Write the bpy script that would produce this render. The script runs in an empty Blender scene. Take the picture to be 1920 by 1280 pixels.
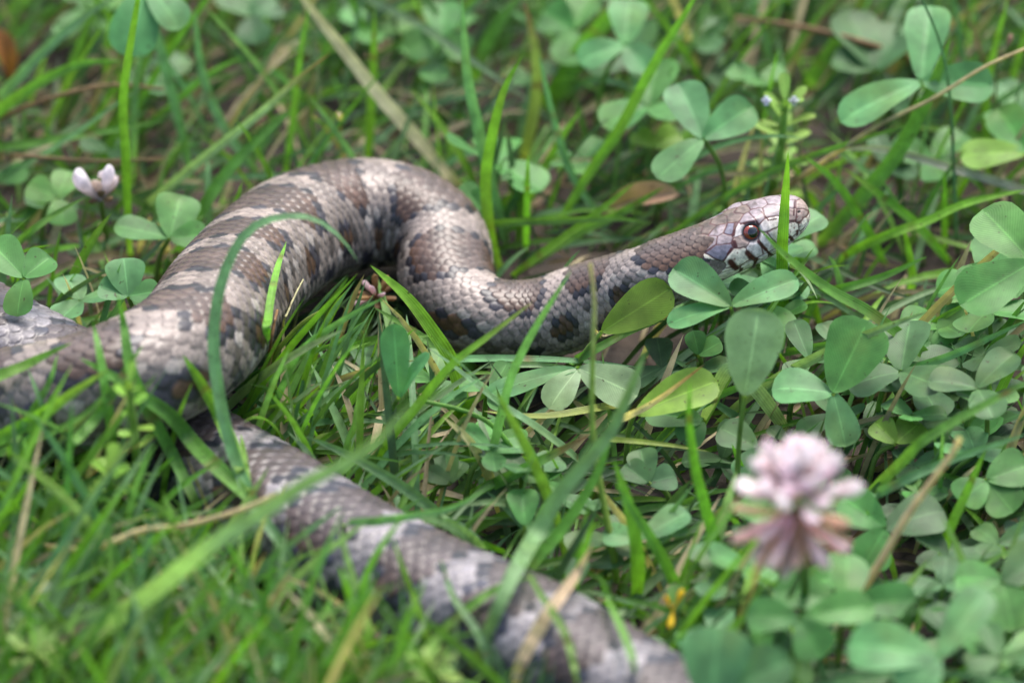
import bpy, math, random
import numpy as np
from mathutils import Vector
random.seed(7); RNG = np.random.default_rng(11)
scene = bpy.context.scene; COL = scene.collection

# ------------------------------------------------------------------ camera
PITCH = math.radians(35.0); DIST = 1.6; WID = 0.192
cp, sp = math.cos(PITCH), math.sin(PITCH)
CAM = np.array([0.0, -DIST*cp, DIST*sp])
FWD = np.array([0.0, cp, -sp]); RGT = np.array([1.0, 0, 0]); UPV = np.array([0.0, sp, cp])
cd = bpy.data.cameras.new('camera'); cam = bpy.data.objects.new('camera', cd); COL.objects.link(cam)
cam.location = CAM; cam.rotation_euler = (math.pi/2-PITCH, 0, 0)
cd.sensor_width = 36; cd.lens = 36*DIST/WID; cd.clip_start = 0.05; cd.clip_end = 500
scene.camera = cam
def at(px, py, z=0.0):
    """world point that stands z above the ground where the photograph shows pixel px,py"""
    r = FWD + (px-960)/1920*WID/DIST*RGT + (640-py)/1920*WID/DIST*UPV
    return CAM + r*((z-CAM[2])/r[2])
def pix(P):
    P = np.asarray(P, float)-CAM; d = P@FWD
    return 960+(P@RGT)/d*DIST/WID*1920, 640-(P@UPV)/d*DIST/WID*1920, d
cd.dof.use_dof = True
cd.dof.focus_distance = float((at(1380, 480, .030)-CAM)@FWD) - .002
cd.dof.aperture_fstop = 10.0; cd.dof.aperture_blades = 0
# ------------------------------------------------------------------ sky, sun, exposure
SUN_EL, SUN_AZ = math.radians(62), math.radians(20)     # azimuth clockwise from +Y
w = bpy.data.worlds.new('World'); scene.world = w; w.use_nodes = True
nt = w.node_tree; bg = nt.nodes['Background']
sky = nt.nodes.new('ShaderNodeTexSky'); sky.sky_type = 'NISHITA'; sky.sun_disc = False
sky.sun_elevation = SUN_EL; sky.sun_rotation = SUN_AZ; sky.dust_density = 4.0; sky.ozone_density = 1.0; sky.air_density = 1.0
nt.links.new(sky.outputs[0], bg.inputs[0]); bg.inputs[1].default_value = 0.12
sl = bpy.data.lights.new('sun', 'SUN'); sl.energy = 1.5; sl.angle = math.radians(26); sl.color = (1.0, .965, .92)
so = bpy.data.objects.new('sun', sl); COL.objects.link(so)
sd = Vector((math.sin(SUN_AZ)*math.cos(SUN_EL), math.cos(SUN_AZ)*math.cos(SUN_EL), math.sin(SUN_EL)))
so.rotation_euler = (-sd).to_track_quat('-Z', 'Y').to_euler()
scene.view_settings.view_transform = 'Standard'; scene.view_settings.look = 'None'
scene.view_settings.exposure = 1.58; scene.view_settings.gamma = 1.0

# ------------------------------------------------------------------ helpers
def new_mat(name):
    m = bpy.data.materials.new(name); m.use_nodes = True
    t = m.node_tree; b = t.nodes['Principled BSDF']
    return m, t, b
def N(t, kind, **kw):
    n = t.nodes.new(kind)
    for k, v in kw.items(): setattr(n, k, v)
    return n
def leaf_material(name, rough, spec, transl, vein, noise_scale, grass, through=(1.35, 1.55, .6, 1)):
    m, t, b = new_mat(name); L = t.links.new
    a = N(t, 'ShaderNodeAttribute', attribute_name='Col')
    uv = N(t, 'ShaderNodeAttribute', attribute_name='luv')
    geo = N(t, 'ShaderNodeNewGeometry')
    nz = N(t, 'ShaderNodeTexNoise'); nz.inputs['Scale'].default_value = noise_scale; nz.inputs['Detail'].default_value = 4
    L(geo.outputs['Position'], nz.inputs['Vector'])
    mr = N(t, 'ShaderNodeMapRange'); mr.inputs[1].default_value = .3; mr.inputs[2].default_value = .7
    mr.inputs[3].default_value = .72; mr.inputs[4].default_value = 1.25; L(nz.outputs[0], mr.inputs[0])
    # veins from the blade's own coordinates
    sx = N(t, 'ShaderNodeSeparateXYZ'); L(uv.outputs['Vector'], sx.inputs[0])
    ab = N(t, 'ShaderNodeMath', operation='ABSOLUTE'); L(sx.outputs[0], ab.inputs[0])
    if grass:
        s1 = N(t, 'ShaderNodeMath', operation='MULTIPLY'); L(sx.outputs[0], s1.inputs[0]); s1.inputs[1].default_value = 17
        ph = s1
    else:
        s0 = N(t, 'ShaderNodeMath', operation='MULTIPLY'); L(ab.outputs[0], s0.inputs[0]); s0.inputs[1].default_value = -.42
        s2 = N(t, 'ShaderNodeMath', operation='ADD'); L(s0.outputs[0], s2.inputs[0]); L(sx.outputs[1], s2.inputs[1])
        s1 = N(t, 'ShaderNodeMath', operation='MULTIPLY'); L(s2.outputs[0], s1.inputs[0]); s1.inputs[1].default_value = 120
        ph = s1
    sn = N(t, 'ShaderNodeMath', operation='SINE'); L(ph.outputs[0], sn.inputs[0])
    v1 = N(t, 'ShaderNodeMath', operation='MULTIPLY_ADD'); L(sn.outputs[0], v1.inputs[0]); v1.inputs[1].default_value = vein; v1.inputs[2].default_value = 1.0
    # midrib, paler
    mid = N(t, 'ShaderNodeMapRange'); mid.inputs[1].default_value = 0.0; mid.inputs[2].default_value = .07
    mid.inputs[3].default_value = 1.3 if grass else 1.55; mid.inputs[4].default_value = 1.0; L(ab.outputs[0], mid.inputs[0])
    f1 = N(t, 'ShaderNodeMath', operation='MULTIPLY'); L(v1.outputs[0], f1.inputs[0]); L(mid.outputs[0], f1.inputs[1])
    f2 = N(t, 'ShaderNodeMath', operation='MULTIPLY'); L(f1.outputs[0], f2.inputs[0]); L(mr.outputs[0], f2.inputs[1])
    vm = N(t, 'ShaderNodeVectorMath', operation='SCALE'); L(a.outputs['Color'], vm.inputs[0]); L(f2.outputs[0], vm.inputs['Scale'])
    pn = N(t, 'ShaderNodeTexNoise'); pn.inputs['Scale'].default_value = 75; pn.inputs['Detail'].default_value = 5; L(geo.outputs['Position'], pn.inputs['Vector'])
    pf = N(t, 'ShaderNodeMapRange'); pf.inputs[1].default_value = .52; pf.inputs[2].default_value = .75; pf.inputs[3].default_value = 0; pf.inputs[4].default_value = .0 if name == 'flower_petal' else .32; L(pn.outputs[0], pf.inputs[0])
    pm = N(t, 'ShaderNodeMixRGB'); L(pf.outputs[0], pm.inputs[0]); L(vm.outputs[0], pm.inputs[1]); pm.inputs[2].default_value = (.20, .26, .055, 1); vm = pm
    # small dark flecks
    vo = N(t, 'ShaderNodeTexNoise'); vo.inputs['Scale'].default_value = 1100; vo.inputs['Detail'].default_value = 1; L(geo.outputs['Position'], vo.inputs['Vector'])
    fl = N(t, 'ShaderNodeMapRange'); fl.inputs[1].default_value = .70; fl.inputs[2].default_value = .78; fl.inputs[3].default_value = 0; fl.inputs[4].default_value = .75; L(vo.outputs[0], fl.inputs[0])
    mx = N(t, 'ShaderNodeMixRGB'); L(fl.outputs[0], mx.inputs[0]); L(vm.outputs[0], mx.inputs[1]); mx.inputs[2].default_value = (.045, .03, .015, 1)
    L(mx.outputs[0], b.inputs['Base Color'])
    b.inputs['Roughness'].default_value = rough; b.inputs['Specular IOR Level'].default_value = spec
    bp = N(t, 'ShaderNodeBump'); bp.inputs['Strength'].default_value = .35; bp.inputs['Distance'].default_value = .0003 if grass else .00006
    ba = N(t, 'ShaderNodeMath', operation='MULTIPLY_ADD'); L(sn.outputs[0], ba.inputs[0]); ba.inputs[1].default_value = .35; L(nz.outputs[0], ba.inputs[2])
    L(ba.outputs[0], bp.inputs['Height']); L(bp.outputs[0], b.inputs['Normal'])
    tr = N(t, 'ShaderNodeBsdfTranslucent')
    tc = N(t, 'ShaderNodeMixRGB', blend_type='MULTIPLY'); tc.inputs[0].default_value = 1; L(mx.outputs[0], tc.inputs[1]); tc.inputs[2].default_value = through
    L(tc.outputs[0], tr.inputs[0])
    ms = N(t, 'ShaderNodeMixShader'); ms.inputs[0].default_value = transl
    L(b.outputs[0], ms.inputs[1]); L(tr.outputs[0], ms.inputs[2]); L(ms.outputs[0], t.nodes['Material Output'].inputs[0])
    return m
M = {}
M['grass'] = leaf_material('grass_blade_green', .42, .30, .35, .10, 420, True)
M['clover'] = leaf_material('clover_leaf_green', .46, .26, .26, .025, 260, False)
M['petal'] = leaf_material('flower_petal', .55, .3, .60, .05, 300, True, (1.05, .98, 1.0, 1))

def snake_material():
    m, t, b = new_mat('snake_skin'); L = t.links.new
    a = N(t, 'ShaderNodeAttribute', attribute_name='Col')
    geo = N(t, 'ShaderNodeNewGeometry')
    nz = N(t, 'ShaderNodeTexNoise'); nz.inputs['Scale'].default_value = 1500; nz.inputs['Detail'].default_value = 5; L(geo.outputs['Position'], nz.inputs['Vector'])
    mr = N(t, 'ShaderNodeMapRange'); mr.inputs[1].default_value = .3; mr.inputs[2].default_value = .7; mr.inputs[3].default_value = .7; mr.inputs[4].default_value = 1.28; L(nz.outputs[0], mr.inputs[0])
    vm = N(t, 'ShaderNodeVectorMath', operation='SCALE'); L(a.outputs['Color'], vm.inputs[0]); L(mr.outputs[0], vm.inputs['Scale'])
    L(vm.outputs[0], b.inputs['Base Color'])
    b.inputs['Roughness'].default_value = .41; b.inputs['Specular IOR Level'].default_value = .45
    b.inputs['Sheen Weight'].default_value = .0
    bp = N(t, 'ShaderNodeBump'); bp.inputs['Strength'].default_value = .25; bp.inputs['Distance'].default_value = .0001
    L(nz.outputs[0], bp.inputs['Height']); L(bp.outputs[0], b.inputs['Normal'])
    return m
M['snake'] = snake_material()
def plain(name, col, rough=.5, spec=.5, coat=0):
    m, t, b = new_mat(name)
    nz = N(t, 'ShaderNodeTexNoise'); nz.inputs['Scale'].default_value = 900
    g = N(t, 'ShaderNodeNewGeometry'); t.links.new(g.outputs['Position'], nz.inputs['Vector'])
    r = N(t, 'ShaderNodeValToRGB'); r.color_ramp.elements[0].color = tuple(c*.7 for c in col)+(1,); r.color_ramp.elements[1].color = tuple(min(1, c*1.3) for c in col)+(1,)
    t.links.new(nz.outputs[0], r.inputs[0]); t.links.new(r.outputs[0], b.inputs['Base Color'])
    b.inputs['Roughness'].default_value = rough; b.inputs['Specular IOR Level'].default_value = spec; b.inputs['Coat Weight'].default_value = coat; b.inputs['Coat Roughness'].default_value = .03
    return m
M['iris'] = plain('iris_red', (.27, .038, .015), .25, .5, 1.0)
M['pupil'] = plain('pupil_black', (.004, .004, .005), .12, .5, 1.0)

def mesh_obj(name, V, F, mat, col=None, luv=None, parent=None, smooth=True):
    """F: (n,4) or (n,3) int array"""
    V = np.ascontiguousarray(V, np.float32); F = np.ascontiguousarray(F, np.int32)
    me = bpy.data.meshes.new(name); k = F.shape[1]
    me.vertices.add(len(V)); me.vertices.foreach_set('co', V.ravel())
    me.loops.add(F.size); me.loops.foreach_set('vertex_index', F.ravel())
    me.polygons.add(len(F)); me.polygons.foreach_set('loop_start', np.arange(0, F.size, k, dtype=np.int32))
    me.polygons.foreach_set('loop_total', np.full(len(F), k, np.int32))
    me.update(calc_edges=True); me.validate()
    if smooth: me.polygons.foreach_set('use_smooth', np.ones(len(me.polygons), bool))
    if col is not None:
        c = np.ones((len(V), 4), np.float32); c[:, :3] = col
        at_ = me.attributes.new('Col', 'FLOAT_COLOR', 'POINT'); at_.data.foreach_set('color', c.ravel())
    if luv is not None:
        u = np.zeros((len(V), 3), np.float32); u[:, :2] = luv
        at_ = me.attributes.new('luv', 'FLOAT_VECTOR', 'POINT'); at_.data.foreach_set('vector', u.ravel())
    me.materials.append(mat)
    o = bpy.data.objects.new(name, me); COL.objects.link(o)
    if parent is not None:
        o.parent = parent; o.matrix_parent_inverse = parent.matrix_basis.inverted()
    return o
def empty(name, loc):
    o = bpy.data.objects.new(name, None); COL.objects.link(o); o.location = loc; o.empty_display_size = .005; return o
def tag(o, label, cat, group=None, kind=None):
    if label: o['label'] = label
    if cat: o['category'] = cat
    if group: o['group'] = group
    if kind: o['kind'] = kind
    return o
def crom(P, n):
    """centripetal-ish Catmull-Rom through the rows of P, n even samples by arc length"""
    P = np.asarray(P, float)
    if len(P) == 2: P = np.array([P[0], (P[0]+P[1])/2, P[1]])
    Q = np.vstack([2*P[0]-P[1], P, 2*P[-1]-P[-2]]); out = []
    for i in range(1, len(Q)-2):
        t = np.linspace(0, 1, 24, endpoint=False)[:, None]
        a, b, c, d = Q[i-1], Q[i], Q[i+1], Q[i+2]
        out.append(.5*((2*b)+(-a+c)*t+(2*a-5*b+4*c-d)*t*t+(-a+3*b-3*c+d)*t**3))
    out.append(P[-1:]); C = np.vstack(out)
    s = np.r_[0, np.cumsum(np.linalg.norm(np.diff(C[:, :3], axis=0), axis=1))]
    q = np.linspace(0, s[-1], n)
    return np.stack([np.interp(q, s, C[:, k]) for k in range(C.shape[1])], 1)
def grid_faces(n, m, wrap=False):
    i = np.arange(n-1)[:, None]; j = np.arange(m if wrap else m-1)[None, :]; j2 = (j+1) % m
    return np.stack([i*m+j, i*m+j2, (i+1)*m+j2, (i+1)*m+j], -1).reshape(-1, 4)
def unit(v): return v/np.maximum(np.linalg.norm(v, axis=-1, keepdims=True), 1e-12)

def ribbon(C, width, a0=0.0, a1=0.0, fold=.3, blunt=False, across=5):
    """a grass blade along the points C: a shallow channel that tapers to its tip"""
    n = len(C); T = unit(np.gradient(C, axis=0))
    n0 = np.array([.12, -.72, .68]); Nn = unit(n0-(T@n0)[:, None]*T); B = np.cross(T, Nn)
    t = np.linspace(0, 1, n); al = (a0+a1*t)[:, None]
    Bq = B*np.cos(al)+Nn*np.sin(al); Nq = Nn*np.cos(al)-B*np.sin(al)
    prof = np.minimum(1, .55+1.3*t)*np.clip(1-t**(14 if blunt else 5), 0, 1)**.85
    u = np.linspace(-1, 1, across)
    wv = (width/2*prof)[:, None, None]
    V = C[:, None]+Bq[:, None]*u[None, :, None]*wv+Nq[:, None]*(np.abs(u)[None, :, None]*wv*fold)
    luv = np.stack(np.broadcast_arrays(u[None, :], t[:, None]), -1)
    return V.reshape(-1, 3), grid_faces(n, across), luv.reshape(-1, 2), t
def tube(C, rad, sides=7):
    n = len(C); T = unit(np.gradient(C, axis=0)); ref = np.array([.3, .8, .5])
    A = unit(np.cross(T, ref)); B = np.cross(T, A); f = np.linspace(0, 2*np.pi, sides, endpoint=False)
    r = np.broadcast_to(rad, (n,))[:, None, None]
    V = C[:, None]+r*(A[:, None]*np.cos(f)[None, :, None]+B[:, None]*np.sin(f)[None, :, None])
    luv = np.stack(np.broadcast_arrays(f[None, :]/6.28*2-1, np.linspace(0, 1, n)[:, None]), -1)
    return V.reshape(-1, 3), grid_faces(n, sides, True), luv.reshape(-1, 2)

# ------------------------------------------------------------------ ground
def ground_z(x, y):
    return .0022*np.sin(71*x+1.3)*np.sin(63*y+.4)+.0014*np.sin(170*x+2)*np.cos(151*y)-.003
gx = np.r_[-60, -12, -3, -1, np.linspace(-.45, .45, 150), 1, 3, 12, 60]
gy = np.r_[-60, -12, -3, -1, np.linspace(-.45, .6, 170), 1.2, 3, 12, 60]
X, Y = np.meshgrid(gx, gy, indexing='ij')
Z = ground_z(X, Y)+RNG.normal(0, .0007, X.shape); Z[(abs(X) > .5) | (abs(Y) > .65)] = -.003
m, t, b = new_mat('dark_soil'); L = t.links.new
tc = N(t, 'ShaderNodeTexCoord'); nz = N(t, 'ShaderNodeTexNoise'); nz.inputs['Scale'].default_value = 130; nz.inputs['Detail'].default_value = 8; L(tc.outputs['Object'], nz.inputs[0])
rp = N(t, 'ShaderNodeValToRGB'); e = rp.color_ramp.elements; e[0].position = .35; e[0].color = (.010, .007, .005, 1); e[1].position = .7; e[1].color = (.055, .038, .025, 1); L(nz.outputs[0], rp.inputs[0])
far = N(t, 'ShaderNodeVectorMath', operation='LENGTH'); L(tc.outputs['Object'], far.inputs[0])
fm = N(t, 'ShaderNodeMapRange'); fm.inputs[1].default_value = .6; fm.inputs[2].default_value = 1.2; L(far.outputs['Value'], fm.inputs[0])
mg = N(t, 'ShaderNodeMixRGB'); L(fm.outputs[0], mg.inputs[0]); L(rp.outputs[0], mg.inputs[1]); mg.inputs[2].default_value = (.06, .11, .035, 1)
L(mg.outputs[0], b.inputs['Base Color']); b.inputs['Roughness'].default_value = .9
bp = N(t, 'ShaderNodeBump'); bp.inputs['Strength'].default_value = .8; bp.inputs['Distance'].default_value = .002; L(nz.outputs[0], bp.inputs['Height']); L(bp.outputs[0], b.inputs['Normal'])
g = mesh_obj('ground', np.stack([X, Y, Z], -1).reshape(-1, 3), grid_faces(len(gx), len(gy)), m); g['kind'] = 'structure'

# ------------------------------------------------------------------ snake
SP = [  # pixel x, pixel y, height of the axis (m), radius (mm)
 (1515,389,.0330,0),(1425,431,.0300,0),(1334,474,.0270,5.9),(1244,516,.0222,6.8),(1180,545,.0168,7.5),(1100,574,.0118,8.0),
 (1010,602,.0083,7.8),(925,602,.0080,7.8),(868,578,.0081,8.1),(838,530,.0088,8.4),(832,476,.0095,8.6),(808,436,.0104,9.1),
 (760,411,.0110,9.9),(700,404,.0112,10.6),(640,411,.0114,11),(556,440,.0135,11.2),(478,503,.018,11.2),(420,567,.0235,11.2),
 (367,640,.0287,11.2),(280,697,.0312,11.2),(160,740,.0290,11.0),(20,768,.023,11.2),(-150,790,.0145,11.4),(-320,765,.0118,11.5),
 (-420,700,.0115,11.6),(-410,625,.0115,11.7),(-280,575,.0115,11.8),(-120,612,.0117,11.8),(0,670,.0118,11.8),(116,731,.0100,11.8),
 (240,803,.0088,11.7),(364,876,.0092,11.7),(494,952,.0108,11.9),(654,1050,.0118,11.9),(834,1140,.0118,11.9),(981,1204,.0118,11.9),
 (1131,1290,.0116,11.7),(1300,1390,.011,11.2),(1480,1480,.0098,10.2),(1700,1560,.0078,8.2),(1900,1590,.0055,5.6),(2080,1570,.0034,3.4),(2230,1520,.0018,1.4),(2300,1490,.0010,.2)]
CP = np.array([np.r_[at(a, b_, z), r*.001] for a, b_, z, r in SP])
FINE = crom(CP, 4000)
for _ in range(60):                                              # soften the bends a little
    FINE[1:-1] = .25*FINE[:-2]+.5*FINE[1:-1]+.25*FINE[2:]
arc = np.r_[0, np.cumsum(np.linalg.norm(np.diff(FINE[:, :3], axis=0), axis=1))]
HS = np.array([0,.15,.4,.8,1.4,2.6,5.5,8.7,12.3,16,20,25,30])*.001
HP = np.array([0,1.15,1.85,2.5,3.1,3.9,4.95,5.6,5.8,5.85,5.95,6.3,6.8])*.001
def radius_at(s):
    body = np.interp(s, arc, FINE[:, 3]); head = np.interp(s, HS, HP)
    return np.where(s < .030, head, np.where(s < .038, head*(1-(s-.03)/.008)+body*(s-.03)/.008, body))
KS = .235                                                        # scale length / body radius
# rows along the body: dense over the head, then about 11 per scale
sg = list(np.r_[0, np.array([.03, .08, .15, .25, .4, .55, .7, .85, 1.0])*.001]); s = .001
while s < .024: s += .00011; sg.append(s)
xi0 = len(sg)
while s < arc[-1]:
    s += max(.00013, float(radius_at(np.array(s)))*KS/11); sg.append(min(s, arc[-1]))
sg = np.array(sg); R = radius_at(sg); NS = len(sg)
Pc = np.stack([np.interp(sg, arc, FINE[:, k]) for k in range(3)], 1)
Tt = np.stack([np.interp(sg, arc, np.gradient(FINE[:, k], arc)) for k in range(3)], 1); Tt = unit(Tt)
Dd = unit(np.array([0, 0, 1.0])-Tt[:, 2:3]*Tt); Ss = np.cross(Tt, Dd)
ROLL = np.interp(sg, [0, .03, .05, .24, .30, .36, 1], np.radians([13, 13, 17, 17, 0, -12, -12]))     # the back leans away from the viewer's side
HROLL = 13.0
cr0, sr0 = np.cos(ROLL)[:, None], np.sin(ROLL)[:, None]; Dd, Ss = Dd*cr0+Ss*sr0, Ss*cr0-Dd*sr0
XI = np.r_[0, np.cumsum(np.diff(sg)/(KS*np.maximum(.5*(R[1:]+R[:-1]), .0015)))]; XI -= np.interp(.016, sg, XI)
NPH = 248; phi = np.linspace(-180, 180, NPH, endpoint=False)+360/NPH/2
PH = np.broadcast_to(phi[None, :], (NS, NPH)); XX = np.broadcast_to(XI[:, None], (NS, NPH)); SG = np.broadcast_to(sg[:, None], (NS, NPH))*1000
APH = np.abs(PH)
NR, ARC = 25, 128.0
RHO = (PH+ARC)/(2*ARC)*NR
best = np.full((NS, NPH), -9.0); bj = np.zeros((NS, NPH), int); bk = np.zeros((NS, NPH), int); bd = np.zeros((NS, NPH)); bb = np.zeros((NS, NPH)); ba_ = np.zeros((NS, NPH))
A_, B_ = .72, .80
fl = np.floor(RHO).astype(int)
for dj in (-1, 0, 1):
    j = fl+dj; off = .5*(j % 2); b_ = RHO-(j+.5); k0 = np.floor(XX-off).astype(int)
    for dk in (-1, 0, 1):
        k = k0+dk; a_ = XX-(k+off+.5)
        q = (np.abs(a_)/A_)**1.75+(np.abs(b_)/B_)**1.75
        h = .75*a_/A_+.55*(1-(b_/B_)**2)-.25*(a_/A_)**2
        h = np.where((q < 1) & (j >= 0) & (j < NR), h, -9)
        up = h > best
        best = np.where(up, h, best); bj = np.where(up, j, bj); bk = np.where(up, k, bk); bd = np.where(up, 1-q, bd); bb = np.where(up, b_, bb); ba_ = np.where(up, a_, ba_)
ventral = best < -8
fr = XX-np.floor(XX)
best = np.where(ventral, fr*.9-.3, best); bd = np.where(ventral, np.minimum(fr, 1-fr)*2, bd); bk = np.where(ventral, np.floor(XX).astype(int), bk); bj = np.where(ventral, np.where(PH > 0, 40, 41), bj)
# per-scale random numbers by hashing its row and number
def hsh(a, b_, c):
    v = np.sin(a*127.1+b_*311.7+c*74.7)*43758.5453; return v-np.floor(v)
r1, r2, r3 = hsh(bj, bk, 1.), hsh(bj, bk, 2.), hsh(bj, bk, 3.)
xc = np.where(ventral, bk+.5, bk+.5*(bj % 2)+.5); pc = np.abs(np.where(ventral, 150., (bj+.5)/NR*2*ARC-ARC))
PER = 19.0                                                       # mm from saddle to saddle
ARCH = float(arc[np.argmin(np.hypot(pix(FINE[:, :3])[0]-708, pix(FINE[:, :3])[1]-404))])*1000   # a pale gap sits on top of the arch
def cyc(v): return (v-np.floor(v)-.5)
smm = np.interp(xc, XI, sg)*1000; sp_ = (smm-ARCH)/PER; sp_ = sp_+.05*np.sin(sp_*2.3+1)
q23 = (23-ARCH)/PER; q23 = q23+.05*math.sin(q23*2.3+1); dl = .5-(q23-math.floor(q23)); sp_ = sp_+dl*np.clip((75-smm)/50, 0, 1)     # a brown nape
si = np.floor(sp_); hj = hsh(si, 3., 5.); hk = hsh(si, 7., 9.)
sidej = hsh(si, np.where(PH > 0, 1., 2.), 4.)
jit = np.interp(xc, XI, R)*1000*KS
x0 = cyc(sp_)*PER+(hj-.5)*1.2+(r1-.5)*.5*jit
half = (6.7+1.2*(hk-.5))*np.sqrt(np.clip(1-(pc/(72+16*(sidej-.3)))**2.8, 0, 1))
d_in = half-np.abs(x0); saddle = d_in > 0
edge = saddle & ((d_in < (.52+.5*(r2-.5))*jit) | (pc > 61+12*(sidej-.3)))
x1 = cyc(sp_+.5)*PER+(hj-.5)*2+(r1-.5)*.4*jit
l1 = (x1/(3.6+1.4*(hk-.5)))**2+((pc-93-6*(sidej-.5))/15)**2
x2 = cyc(sp_+.04)*PER+(r1-.5)*.5*jit
l2 = (x2/2.9)**2+((pc-117)/10)**2
C3 = lambda *c: np.array(c)[None, None, :]
mixf = lambda a, b_, f: a*(1-f[..., None])+b_*f[..., None]
lat = np.clip((pc-38)/45, 0, 1)
base = mixf(C3(.285, .250, .230), C3(.215, .193, .176), lat)
base = mixf(base, C3(.35, .31, .295), np.clip((95-SG)/55, 0, 1)*.75)                # paler towards the neck
val = .72+.5*r1; base = base*val[..., None]
fleck = (r2 < .12) & (pc > 60); base = np.where(fleck[..., None], C3(.36, .34, .32), base)
dark = (r3 < .10) & (pc > 70); base = np.where(dark[..., None], base*.38, base)
brown = mixf(C3(.098, .073, .064), C3(.100, .056, .036), np.clip((pc-25)/40, 0, 1))*(.75+.5*r2)[..., None]
black = C3(.026, .026, .034)*(.7+1.2*r3)[..., None]
colr = base
colr = np.where(saddle[..., None], brown, colr); colr = np.where(edge[..., None], black, colr)
colr = np.where((l1 < 1)[..., None], black, colr); colr = np.where((l1 < .42)[..., None], C3(.085, .050, .028)*(.7+.5*r1)[..., None], colr)
colr = np.where(((l2 < 1) & ~ventral)[..., None], black, colr)
vcol = np.where((hsh(bk, bj, 6.) < .28)[..., None], C3(.05, .05, .055), C3(.50, .47, .43)); colr = np.where(ventral[..., None], vcol, colr)
def vnoise(a, b_, sd):
    ia, ib = np.floor(a), np.floor(b_); fa, fb = a-ia, b_-ib; fa, fb = fa*fa*(3-2*fa), fb*fb*(3-2*fb)
    return (hsh(ia, ib, sd)*(1-fa)+hsh(ia+1, ib, sd)*fa)*(1-fb)+(hsh(ia, ib+1, sd)*(1-fa)+hsh(ia+1, ib+1, sd)*fa)*fb
mot = .50+.42*vnoise(xc/2.6, pc/17*np.where(PH > 0, 1, -1)+40, 12.)+.12*(vnoise(XX*3.1, RHO*3.3, 5.)-.5)
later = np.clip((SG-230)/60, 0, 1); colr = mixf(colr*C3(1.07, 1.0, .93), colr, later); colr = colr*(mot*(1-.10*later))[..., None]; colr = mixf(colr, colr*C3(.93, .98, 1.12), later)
# each scale: dark skin line at its rim, a slightly paler rear edge
rim = np.clip(bd/.22, 0, 1); isb = saddle | (l1 < 1) | (l2 < 1)
colr = colr*(.52+.48*rim)[..., None]
lite = np.clip((ba_/A_-.15)*1.2, 0, 1)*np.where(isb, .35, .16)*np.clip(bd/.3, 0, 1); colr = colr*(1+lite)[..., None]
stip = np.where(~isb & (pc > 40), np.clip(1-np.abs(bd-.55)/.22, 0, 1)*.30, 0); colr = colr*(1-stip)[..., None]
hsc = best*R[:, None]*.031*np.clip((XX+1)/6, .35, 1)
# ---- head shields: seeds as (mm from snout, degrees from the crown, colour)
LI, WH, CR, BR, DK, BL, PK = (.285,.235,.245), (.68,.61,.57), (.82,.76,.62), (.17,.125,.10), (.07,.052,.04), (.16,.155,.20), (.34,.255,.22)
SEED = []
def crop4(x, y):                                                # position on the head seen from the side
    rx, ry = x-1290, y-300; s_ = (-rx*.906+ry*.423)/64; q = (rx*.423+ry*.906)/64+1.3
    hp = np.interp(s_*.001, HS, HP)*1000
    return s_, HROLL+51+math.degrees(math.asin(max(-.98, min(.98, q/max(hp, .5)))))
for x, y, c in [(770,260,LI),(1020,170,LI),(1160,190,PK),(480,360,LI),(600,300,LI),(790,440,WH),(1030,330,PK),(1150,330,PK),
 (840,540,WH),(1040,500,CR),(1190,420,CR),(720,650,WH),(560,720,WH),(380,800,CR),(360,510,WH),(400,630,PK),(205,600,LI),(205,720,BL),(270,490,BL),
 (90,610,LI),(330,1000,CR),(500,930,CR),(690,860,WH),(830,790,WH),(960,660,CR),(1080,600,CR),(60,900,CR),(420,1060,CR),(600,1000,CR),(760,930,CR)]:
    s_, p_ = crop4(x, y); SEED.append((s_, p_, c))
SEED += [(13.6, 11, BR), (18.6, 12, BR), (8.5, 2, LI), (12, 0, BR), (16.5, 0, BR), (17.3, 26, LI), (20.5, 4, BR), (20.5, 28, BR), (5.2, 4, LI), (2.6, 5, LI),
         (6, 130, CR), (11, 140, CR), (16, 145, CR), (21, 140, CR), (9, 165, CR), (15, 170, CR), (21, 170, CR), (4, 150, CR), (2, 130, CR)]
sd_ = np.array([[a, b_] for a, b_, c in SEED]); scol = np.array([c for a, b_, c in SEED])
nh = int(np.searchsorted(sg, .0245)); hs = SG[:nh]; ha = APH[:nh]; mmdeg = np.maximum(R[:nh, None], .002)*1000*np.pi/180
dA = np.full(hs.shape, 9e9); dB = dA.copy(); iA = np.zeros(hs.shape, int)
wob = .06*np.sin(hs*2.1+ha*.11)+.04*np.sin(hs*4.7-ha*.08)
for i, (s_, p_) in enumerate(sd_):
    d = np.hypot((hs-s_)*.92+wob*.6, (ha-p_)*mmdeg+wob)
    c1 = d < dA; dB = np.where(c1, dA, np.minimum(dB, d)); iA = np.where(c1, i, iA); dA = np.where(c1, d, dA)
gap = dB-dA
hc = scol[iA].astype(float)
nzl = .86+.16*np.sin(hs*3.7+ha*.13)*np.sin(ha*.31+1)+.06*np.sin(hs*17+ha); hc = hc*nzl[..., None]
seamw = .30+.12*np.sin(iA*2.3+hs)
hc = mixf(hc, C3(.070, .016, .015), np.clip(1.25-gap/seamw, 0, 1)*.95)
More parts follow.
